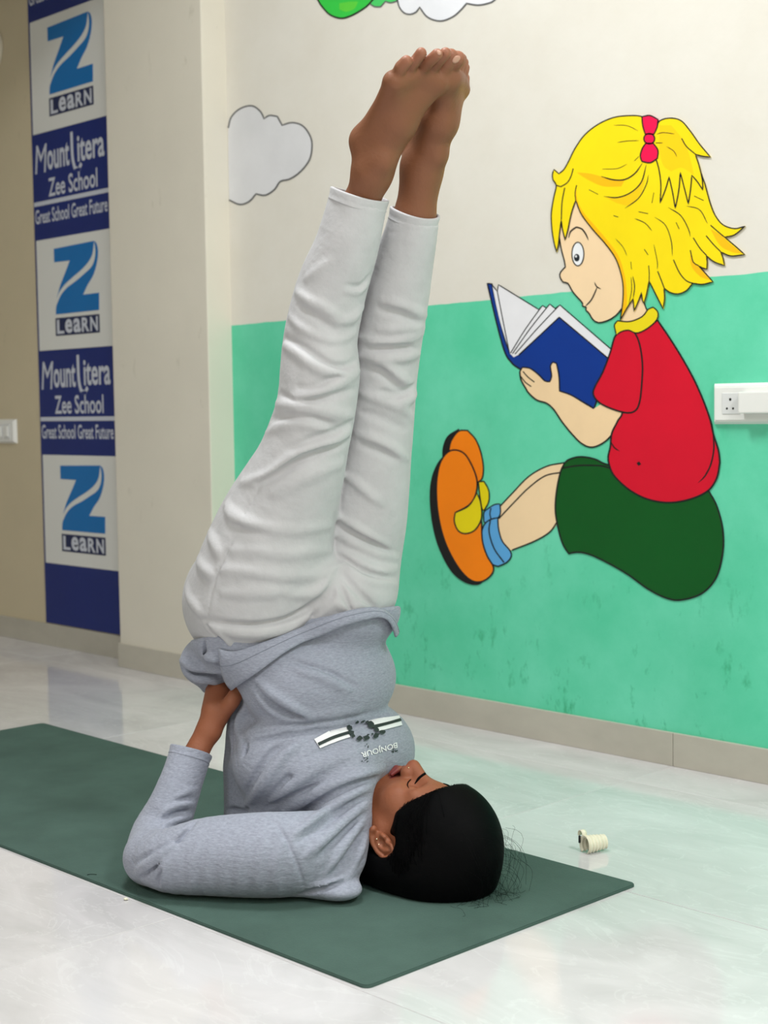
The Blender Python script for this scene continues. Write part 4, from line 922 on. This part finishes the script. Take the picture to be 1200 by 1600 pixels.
# ears
er = math.radians(24)
EU = AU*math.cos(er)-AF*math.sin(er); EF = AU*math.sin(er)+AF*math.cos(er)
for s in (1, -1):
    c = H_(0.004, -0.006, 0.076*s); L_ = AL*s; out = (L_*0.92-EF*0.38)
    EA = np.array([EU, EF, np.cross(EU, EF)])
    def e_(u, f, o): return c+EU*u+EF*f+L_*o-EF*0.25*o
    Bd.u(Ell(e_(0.0, -0.004, 0.004), (0.028, 0.015, 0.007), EA), 0.006)
    rim = [(-0.028, 0.006), (-0.030, -0.004), (-0.018, -0.014), (0.0, -0.019), (0.018, -0.018), (0.029, -0.008), (0.030, 0.004), (0.020, 0.010), (0.008, 0.006)]
    Bd.u(Poly([e_(u_, f_, 0.010) for u_, f_ in rim], [0.006, 0.0065, 0.0045, 0.0038, 0.0038, 0.0038, 0.0036, 0.0032, 0.002]), 0.003)
    Bd.u(Poly([e_(u_, f_, 0.009) for u_, f_ in ((-0.012, -0.006), (0.0, -0.010), (0.012, -0.009), (0.019, -0.002))], [0.003]*4), 0.003)
    Bd.u(Poly([e_(-0.008, 0.008, 0.008), e_(-0.001, 0.010, 0.009)], [0.0042, 0.0042]), 0.003)
    Bd.sub(Ell(e_(0.0, 0.0, 0.012), (0.0095, 0.0065, 0.0075), EA), 0.003)
Bd.cut(Half((0, 0, -1), (0, 0, ZM+0.001)), 0.004)

# --- hair
Hr = Field()
Hr.u(hell((0.060, -0.004, 0), (0.112, 0.110, 0.088)), 0.01)
Hr.u(hell((0.060, -0.050, 0.0), (0.090, 0.075, 0.092)), 0.03)
Hr.u(Poly([H_(0.01, -0.055, 0.06), H_(-0.045, -0.060, 0.075), H_(-0.085, -0.062, 0.085)], [0.036, 0.026, 0.018]), 0.03)
Hr.u(Poly([H_(0.01, -0.055, -0.06), H_(-0.045, -0.060, -0.06), H_(-0.085, -0.062, -0.05)], [0.036, 0.026, 0.02]), 0.03)
Hr.u(Poly([H_(0.0, -0.05, 0), H_(-0.08, -0.055, 0.0)], [0.05, 0.035]), 0.03)
# face side cleared
Hr.sub(hell((-0.062, 0.112, 0), (0.138, 0.102, 0.112)), 0.006)
Hr.sub(hell((-0.050, 0.030, 0.085), (0.060, 0.052, 0.04)), 0.008)
Hr.sub(hell((-0.050, 0.030, -0.085), (0.060, 0.052, 0.04)), 0.008)
Hr.sub(hell((0.002, -0.006, 0.092), (0.034, 0.026, 0.026)), 0.006)
Hr.cut(Half((0, 0, -1), (0, 0, ZM+0.0005)), 0.006)
M_SKIN = material('skin', (168, 112, 82), rough=0.5, spec=0.4, sss=0.12, bump=0.0006, bscale=170)
nt = M_SKIN.node_tree; at_ = nd(nt, 'ShaderNodeAttribute', attribute_name='tint'); nt.links.new(at_.outputs['Color'], nt.nodes['Principled BSDF'].inputs['Base Color'])
body_me = smooth_mesh(Bd.mesh('person', 0.0023), 1)
tr_me = smooth_mesh(T_.mesh('trousers', 0.0031), 1)
sh_me = smooth_mesh(S_.mesh('sweatshirt', 0.0031), 1)
ha_me = smooth_mesh(Hr.mesh('hair', 0.003), 2)
# skin tones: lips, nails, paler toes
co = coords(body_me); tone = np.tile(np.array(lin((150, 90, 62))), (len(co), 1))
def blend(mask, rgb): 
    m = np.clip(mask, 0, 1)[:, None]; tone[:] = tone*(1-m)+np.array(lin(rgb))*m
rnd_ = np.sin(co[:, 0]*60+1)*np.sin(co[:, 1]*75+2)*np.sin(co[:, 2]*66)
blend(0.25*(rnd_ > 0)*np.abs(rnd_), (132, 76, 50))
hu, hf, hl = (co-HC)@AU, (co-HC)@AF, (co-HC)@AL
lip = Poly([H_(-0.058, 0.090, -0.021), H_(-0.0625, 0.099, 0), H_(-0.058, 0.090, 0.021)], [0.007, 0.011, 0.007])(co)
blend((0.002-lip)/0.003, (128, 56, 54))
blend(np.clip(1-np.linalg.norm((np.stack([hu+0.035, hf-0.105, hl], 1))/np.array([0.022, 0.03, 0.022]), axis=1), 0, 1)*0.7, (160, 82, 62))
zt = (co[:, 2] > 1.05)
blend(0.75*zt, (120, 78, 52))  # feet darkened: their shading is painted into the skin colour
for tp in FOOT_TIPS: blend(np.clip(1.3-np.linalg.norm(co-tp, axis=1)/0.016, 0, 1)*0.55, (170, 112, 88))
ca = body_me.color_attributes.new('tint', 'FLOAT_COLOR', 'POINT'); ca.data.foreach_set('color', np.column_stack([tone, np.ones(len(tone))]).astype(np.float32).ravel())
person = link('person', body_me, M_SKIN)
tag(person, 'person in grey top and off-white trousers doing a shoulder stand on the mat', 'person')
trousers = link('trousers', tr_me, M_TROUSER, person)
top = link('sweatshirt', sh_me, M_SHIRT, person)
for i, (nodes, par, h, m) in enumerate(((NEAR, trousers, 0.020, M_TROUSER), (FAR, trousers, 0.020, M_TROUSER))):
    (p1, r1), (p0, r0) = nodes[0], nodes[1]; n = (p1-p0)/np.linalg.norm(p1-p0)
    ring('trouser_hem', p1, n, r1, h, m, par, 0.003, 0.0012, 0.0008, seed=i+3)
for i, nodes in enumerate((FORE, mir(FORE, 0.9))):
    (p1, r1), (p0, r0) = nodes[-1], nodes[-2]; n = (p1-p0)/np.linalg.norm(p1-p0)
    ring('sleeve_hem', p1, n, r1, 0.016, M_SHIRT, top, 0.003, 0.0010, 0.001, seed=i+9)
M_HAIR = material('black_hair', (4, 4, 5), rough=0.6, spec=0.06, bump=0.0005, bscale=420, stretch=(0.12, 1.4, 1.4))
hair_o = link('hair', ha_me, M_HAIR, person)
# front hem of the top, hanging clear of the stomach
Full = Field(); Full.ops = [o for o in TB.ops]+[o for o in SB.ops]; FuC = Caster(smooth_mesh(Full.mesh('base', 0.006), 3)); PrC = Caster(sh_me); SkC = Caster(body_me)
up_e = spline([(343, 1012), (365, 1017), (408, 1004), (465, 982), (522, 960), (572, 949), (594, 951), (612, 964), (622, 990)], False, 5)
lo_e = spline([(361, 1078), (380, 1068), (408, 1050), (445, 1022), (485, 999), (530, 977), (572, 965), (590, 962), (604, 972), (612, 1000)], False, 5)
n_ = 60
def resamp(P, n):
    t = np.concatenate([[0], np.cumsum(np.linalg.norm(np.diff(P, axis=0), axis=1))]); x = np.linspace(0, t[-1], n); return np.column_stack([np.interp(x, t, P[:, 0]), np.interp(x, t, P[:, 1])])
A, Bq = resamp(up_e, n_), resamp(lo_e, n_); rows = 7; V, Fc = [], []
G = []
for j in range(rows):
    u_ = j/(rows-1); H, ok = surf_pts(FuC, A*(1-u_)+Bq*u_, 0.004+0.007*u_+0.004*math.sin(math.pi*u_)); G.append(H)
G = np.array(G)
for _ in range(4): G[:, 1:-1] = (G[:, :-2]+2*G[:, 1:-1]+G[:, 2:])/4
for _ in range(2): G[1:-1] = (G[:-2]+2*G[1:-1]+G[2:])/4
V = [p for p in G.reshape(-1, 3)]
Fc = [[j*n_+i, j*n_+i+1, (j+1)*n_+i+1, (j+1)*n_+i] for j in range(rows-1) for i in range(n_-1)]
hem = link('front_hem', mesh('front_hem', V, Fc), M_SHIRT, top, True)
so_ = hem.modifiers.new('thickness', 'SOLIDIFY'); so_.thickness = 0.003; so_.offset = 0.0
stitch = tube('stitching', [G[2]+(Full.normal(G[2])*0.0018)], 0.0006, material('grey_thread', (128, 134, 146), 0.9), hem)
# print on the chest: striped band, leafy wreath, lettering
M_PW = material('print_white', (232, 232, 234), 0.7); M_PB = material('print_dark_green', (38, 50, 48), 0.7)
def pp(*p): return [(480+x/6, 1100+y/6) for x, y in p]
def band(name, a, b, mat, off=0.0012, n=60, m=9):
    A, B2 = resamp(spline(pp(*a), False, 2), n), resamp(spline(pp(*b), False, 2), n)
    G = []
    for j in range(m): H, ok = surf_pts(PrC, A*(1-j/(m-1))+B2*(j/(m-1)), off); G.append(H)
    G = np.array(G)
    return link(name, mesh(name, G.reshape(-1, 3), [[j*n+i, j*n+i+1, (j+1)*n+i+1, (j+1)*n+i] for j in range(m-1) for i in range(n-1)]), mat, top, True)
band('print_stripe', ((65, 335), (200, 268), (370, 216)), ((117, 416), (250, 366), (400, 318)), M_PW, 0.0026)
band('print_stripe', ((95, 372), (240, 308), (390, 262)), ((107, 398), (245, 338), (392, 290)), M_PB, 0.0036)
band('print_stripe', ((565, 168), (700, 140), (855, 116)), ((660, 262), (760, 236), (882, 204)), M_PW, 0.0026)
band('print_stripe', ((600, 210), (740, 178), (862, 143)), ((615, 238), (740, 205), (872, 168)), M_PB, 0.0036)
rw = random.Random(5); V, Fc = [], []
for (cx, cy, sz) in ((380, 205, 22), (390, 240, 34), (405, 285, 34), (425, 315, 22), (480, 335, 30), (545, 330, 34), (635, 305, 34), (690, 272, 28), (640, 250, 26), (590, 210, 36), (565, 190, 22), (510, 172, 34), (455, 172, 22), (560, 300, 12), (600, 292, 12)):
    P_ = [(cx+sz*rw.uniform(0.6, 1.15)*math.cos(a), cy+0.8*sz*rw.uniform(0.6, 1.15)*math.sin(a)) for a in np.linspace(0, 6.283, 10)[:-1]]
    H, ok = surf_pts(PrC, pp((cx, cy), *P_), 0.0044); b0 = len(V); V += list(H); Fc += [[b0, b0+1+i, b0+1+(i+1) % 9] for i in range(9)]
link('print_wreath', mesh('print_wreath', V, Fc), M_PB, top)
v_, f_ = text_shape('BONJOUR', 0.012)
c00, c10, c01, c11 = [np.array(p, float) for p in ((832, 346), (492, 446), (838, 412), (512, 508))]
P_ = [tuple(c00*(1-u_)*(1-w_)+c10*u_*(1-w_)+c01*(1-u_)*w_+c11*u_*w_) for u_, w_ in v_]
H, ok = surf_pts(PrC, pp(*P_), 0.0020)
link('print_lettering', mesh('print_lettering', H, f_), M_PW, top)
V, Fc = [], []
for (cx, cy, n) in ((815, 440, 16), (540, 528, 16), (562, 400, 4)):
    for _ in range(n):
        x, y = cx+rw.uniform(-30, 30), cy+rw.uniform(-22, 22); s_ = rw.uniform(2.5, 5)
        H, ok = surf_pts(PrC, pp((x-s_, y-s_), (x+s_, y-s_), (x+s_, y+s_), (x-s_, y+s_)), 0.0016); b0 = len(V); V += list(H); Fc.append([b0, b0+1, b0+2, b0+3])
tag(link('print_flecks', mesh('print_flecks', V, Fc), M_PB, top), kind='stuff')
# eyebrow, lashes, earrings, stud
def skin_strip(name, pts, r, mat, off=0.0004, par=None):
    P, ok = surf_pts(SkC, spline(pts, False, 2), off); tp = np.clip(np.minimum(np.linspace(0, 1, len(P)), np.linspace(1, 0, len(P)))*5+0.3, 0, 1)
    return tube(name, P, r*tp, mat, par or person, 6)
def strip_on_skin(name, pts, r):
    P, ok = surf_pts(SkC, spline(pts, False, 2), 0.0002); n = len(P)
    return tube(name, P, r*np.clip(np.minimum(np.linspace(0.3, 1, n), np.linspace(1, 0.1, n))*3, 0.25, 1), M_HAIR, person, 6)
strip_on_skin('eyebrow', [(672, 1206), (664, 1209), (655, 1216), (648, 1225)], 0.0024)
strip_on_skin('eyelashes', [(642, 1218), (638, 1222), (636.5, 1227), (639, 1232)], 0.0011)
e = np.array([H_(0.030, 0.0865, -0.012), H_(0.032, 0.082, -0.026), H_(0.030, 0.072, -0.040), H_(0.025, 0.062, -0.050)])
for _ in range(6): e = e-Bd.normal(e)*Bd(e)[:, None]
tube('eyebrow', spline(e, False, 0.003, 200), lambda n: 0.0022*np.clip(np.minimum(np.linspace(0.2, 1, n), np.linspace(1, 0.05, n))*3, 0.2, 1), M_HAIR, person, 6)
e = np.array([H_(-0.0065, 0.080, -0.020), H_(-0.0085, 0.082, -0.031), H_(-0.005, 0.076, -0.043)])
for _ in range(6): e = e-Bd.normal(e)*Bd(e)[:, None]
tube('eyelashes', spline(e, False, 0.002, 200), 0.0011, M_HAIR, person, 5)
# toenails
M_NAIL = material('toenail', (196, 150, 128), 0.3, 0.5)
def nail(px, py, rx, ry, ang):
    P, N, ok = SkC.hit([(px, py)]); n = N[0]; a = CR*math.cos(ang)+CU*math.sin(ang); a = a-n*(a@n); a /= np.linalg.norm(a); b = np.cross(n, a); V = []
    for r, h in ((1.0, -0.0004), (0.92, 0.0007), (0.5, 0.0012)):
        V += [P[0]+a*rx*r*math.cos(t)+b*ry*r*math.sin(t)+n*h for t in np.linspace(0, 2*math.pi, 13)[:-1]]
    Fc = [[k*12+i, k*12+(i+1) % 12, (k+1)*12+(i+1) % 12, (k+1)*12+i] for k in range(2) for i in range(12)]+[list(range(24, 36))]
    link('toenail', mesh('toenail', V, Fc), M_NAIL, person, True)
nail(713, 93, 0.0075, 0.0060, 0.4); nail(686, 82, 0.0035, 0.0042, 0.5)
M_GOLD = material('pale_gold', (236, 214, 178), 0.25, metallic=1.0)
def bead(name, p, r):
    bm = bmesh.new(); bmesh.ops.create_icosphere(bm, subdivisions=2, radius=r); me = bpy.data.meshes.new(name); bm.to_mesh(me); bm.free()
    for v in me.vertices: v.co = v.co+Vector(p)
    return link(name, me, M_GOLD, person, True)
P_, ok = surf_pts(SkC, [(638.5, 1200), (589, 1311)], 0.0006)
bead('nose_stud', P_[0], 0.0016); bead('ear_stud', P_[1], 0.0020)
P_, ok = surf_pts(SkC, [(592, 1318)], 0.001); d_ = np.array([0, 0, -0.030]); e0 = P_[0]
er_ = tube('drop_earring', np.array([e0+d_*t for t in np.linspace(0, 1, 5)]), 0.0005, M_GOLD, person); 
b_ = bead('earring_bead', e0+d_, 0.0018)
# loose strands
rh = random.Random(11); strands = []
for _ in range(90):
    px0, py0 = rh.choice([(rh.uniform(735, 790), None), (790, rh.uniform(1290, 1400))])
    a = H_(0.148+rh.uniform(-0.02, 0.004), rh.uniform(-0.085, 0.05), rh.uniform(-0.075, 0.06))
    out = np.array([rh.uniform(0.01, 0.05), rh.uniform(-0.02, 0.03), -abs(rh.uniform(0.0, 0.04))]); b = a+out; c = b+np.array([rh.uniform(-0.015, 0.02), rh.uniform(-0.03, 0.02), rh.uniform(-0.06, -0.01)])
    for q in (b, c): q[2] = max(q[2], ZM+0.001)
    st = spline([a, (a+b)/2+np.array([0.006, 0, 0.006]), b, c], False, 0.006, 200); st[:, 2] = np.maximum(st[:, 2], ZM+0.0012); strands.append(st)
tag(tube('loose_strands', strands, 0.00022, M_HAIR, hair_o, 3), kind='stuff')

# combed strands over the hair, ragged at the hairline
hco = coords(ha_me); carve = Hr.ops[5][1]
assert isinstance(carve, Ell)
hv = carve(hco); hfv = (hco-HC)@AF; idx = np.where((hv > 0.0015) & (hv < 0.007) & (hfv > -0.03) & ((hco-HC)@AU > 0.022))[0]
ri = np.random.RandomState(4); idx = ri.choice(idx, 900); P = hco[idx].astype(float)
lv = (P-HC)@AL
def snap(F, P, lift):
    for _ in range(4): P = P-F.normal(P)*(F(P)-lift)[:, None]
    return P
target = HC+AU*0.075+AF*(-0.085)+AL[None]*(lv*0.8)[:, None]
d0 = target-P; d0 /= np.linalg.norm(d0, axis=1)[:, None]
back = P-d0*(ri.uniform(0.002, 0.010, len(P)))[:, None]
rows = [snap(Bd, back, 0.0007), snap(Hr, P, 0.0006)]
Q = P.copy(); jit = ri.normal(0, 0.006, (len(P), 3))
for k in range(9):
    d = target+jit*3-Q; n = np.linalg.norm(d, axis=1)[:, None]; Q = snap(Hr, Q+d/n*np.minimum(n*0.4, 0.013), 0.0007+0.0006*(k % 2)); rows.append(Q.copy())
rows = np.stack(rows, 1)
tag(tube('hair_strands', [r for r in rows], lambda n: 0.00045*np.clip(np.linspace(0.35, 2.5, n), 0, 1), M_HAIR, hair_o, 3), kind='stuff')

# ------------------------------------------------------------------ small things on the floor
M_PAPER = material('cream_paper', (226, 222, 200), 0.8, vary=0.06, scale=60)
c = on_floor(928, 1331)
ax = np.array([0.30, 0.95, 0.0]); ax /= np.linalg.norm(ax); sd = np.array([ax[1], -ax[0], 0]); up_ = np.array([0, 0, 1.0])
V, Fc = [], []; NA, NL = 22, 33
for i in range(NL):
    t = i/(NL-1); rb = 1+0.15*math.cos(t*6*2*math.pi); s_ = (1-0.25*t)*rb
    for j in range(NA):
        a = math.radians(-58+296*j/(NA-1)); V.append(c+ax*(-0.021+0.044*t)+sd*(0.0135*s_*math.cos(a))+up_*(0.0155+0.0148*s_*math.sin(a)))
Fc = [[i*NA+j, i*NA+j+1, (i+1)*NA+j+1, (i+1)*NA+j] for i in range(NL-1) for j in range(NA-1)]
paper = empty('paper_curl', tuple(c)); tag(paper, 'small ribbed curl of cream paper lying on the tiles beside the mat', 'litter')
o = link('curled_sheet', mesh('curled_sheet', V, Fc), M_PAPER, paper, True); m = o.modifiers.new('thickness', 'SOLIDIFY'); m.thickness = 0.0012; m.offset = -1
V, Fc = [], []
for i in range(16):
    a = math.radians(-40+250*i/15)
    for w_ in (-0.005, 0.005): V.append(c+ax*(-0.018+w_)+sd*(-0.010+0.0075*math.cos(a))+up_*(0.033+0.0075*math.sin(a)))
Fc = [[2*i, 2*i+1, 2*i+3, 2*i+2] for i in range(15)]
o = link('loop', mesh('loop', V, Fc), M_PAPER, paper, True); m = o.modifiers.new('thickness', 'SOLIDIFY'); m.thickness = 0.0012
link('black_tip', box_mesh('black_tip', tuple(c+ax*(-0.022)+sd*(-0.013)+up_*0.018-0.0018), tuple(c+ax*(-0.022)+sd*(-0.013)+up_*0.028+0.0018), 0.0008), material('black_plastic', (20, 20, 22), 0.5), paper)
# torn scrap by the mat edge
c = on_floor(199, 1406)
bm = bmesh.new(); bmesh.ops.create_icosphere(bm, subdivisions=1, radius=0.0045)
rs = random.Random(2)
for v in bm.verts: v.co = Vector((v.co.x*rs.uniform(0.7, 1.3), v.co.y*rs.uniform(0.7, 1.2), v.co.z*0.5*rs.uniform(0.7, 1.2)))
me = bpy.data.meshes.new('paper_scrap'); bm.to_mesh(me); bm.free()
o = link('paper_scrap', me, M_PAPER); o.location = (c[0], c[1]-0.003, 0.0026); tag(o, 'tiny white scrap at the edge of the green mat', 'litter')
P = np.array([on_floor(x, y, MT+0.0005) for x, y in ((136, 1367), (141, 1366), (147, 1366), (151, 1366.5))])
tag(tube('hair_strand', P, 0.0005, M_HAIR), 'short dark hair strand lying on the green mat', 'hair')
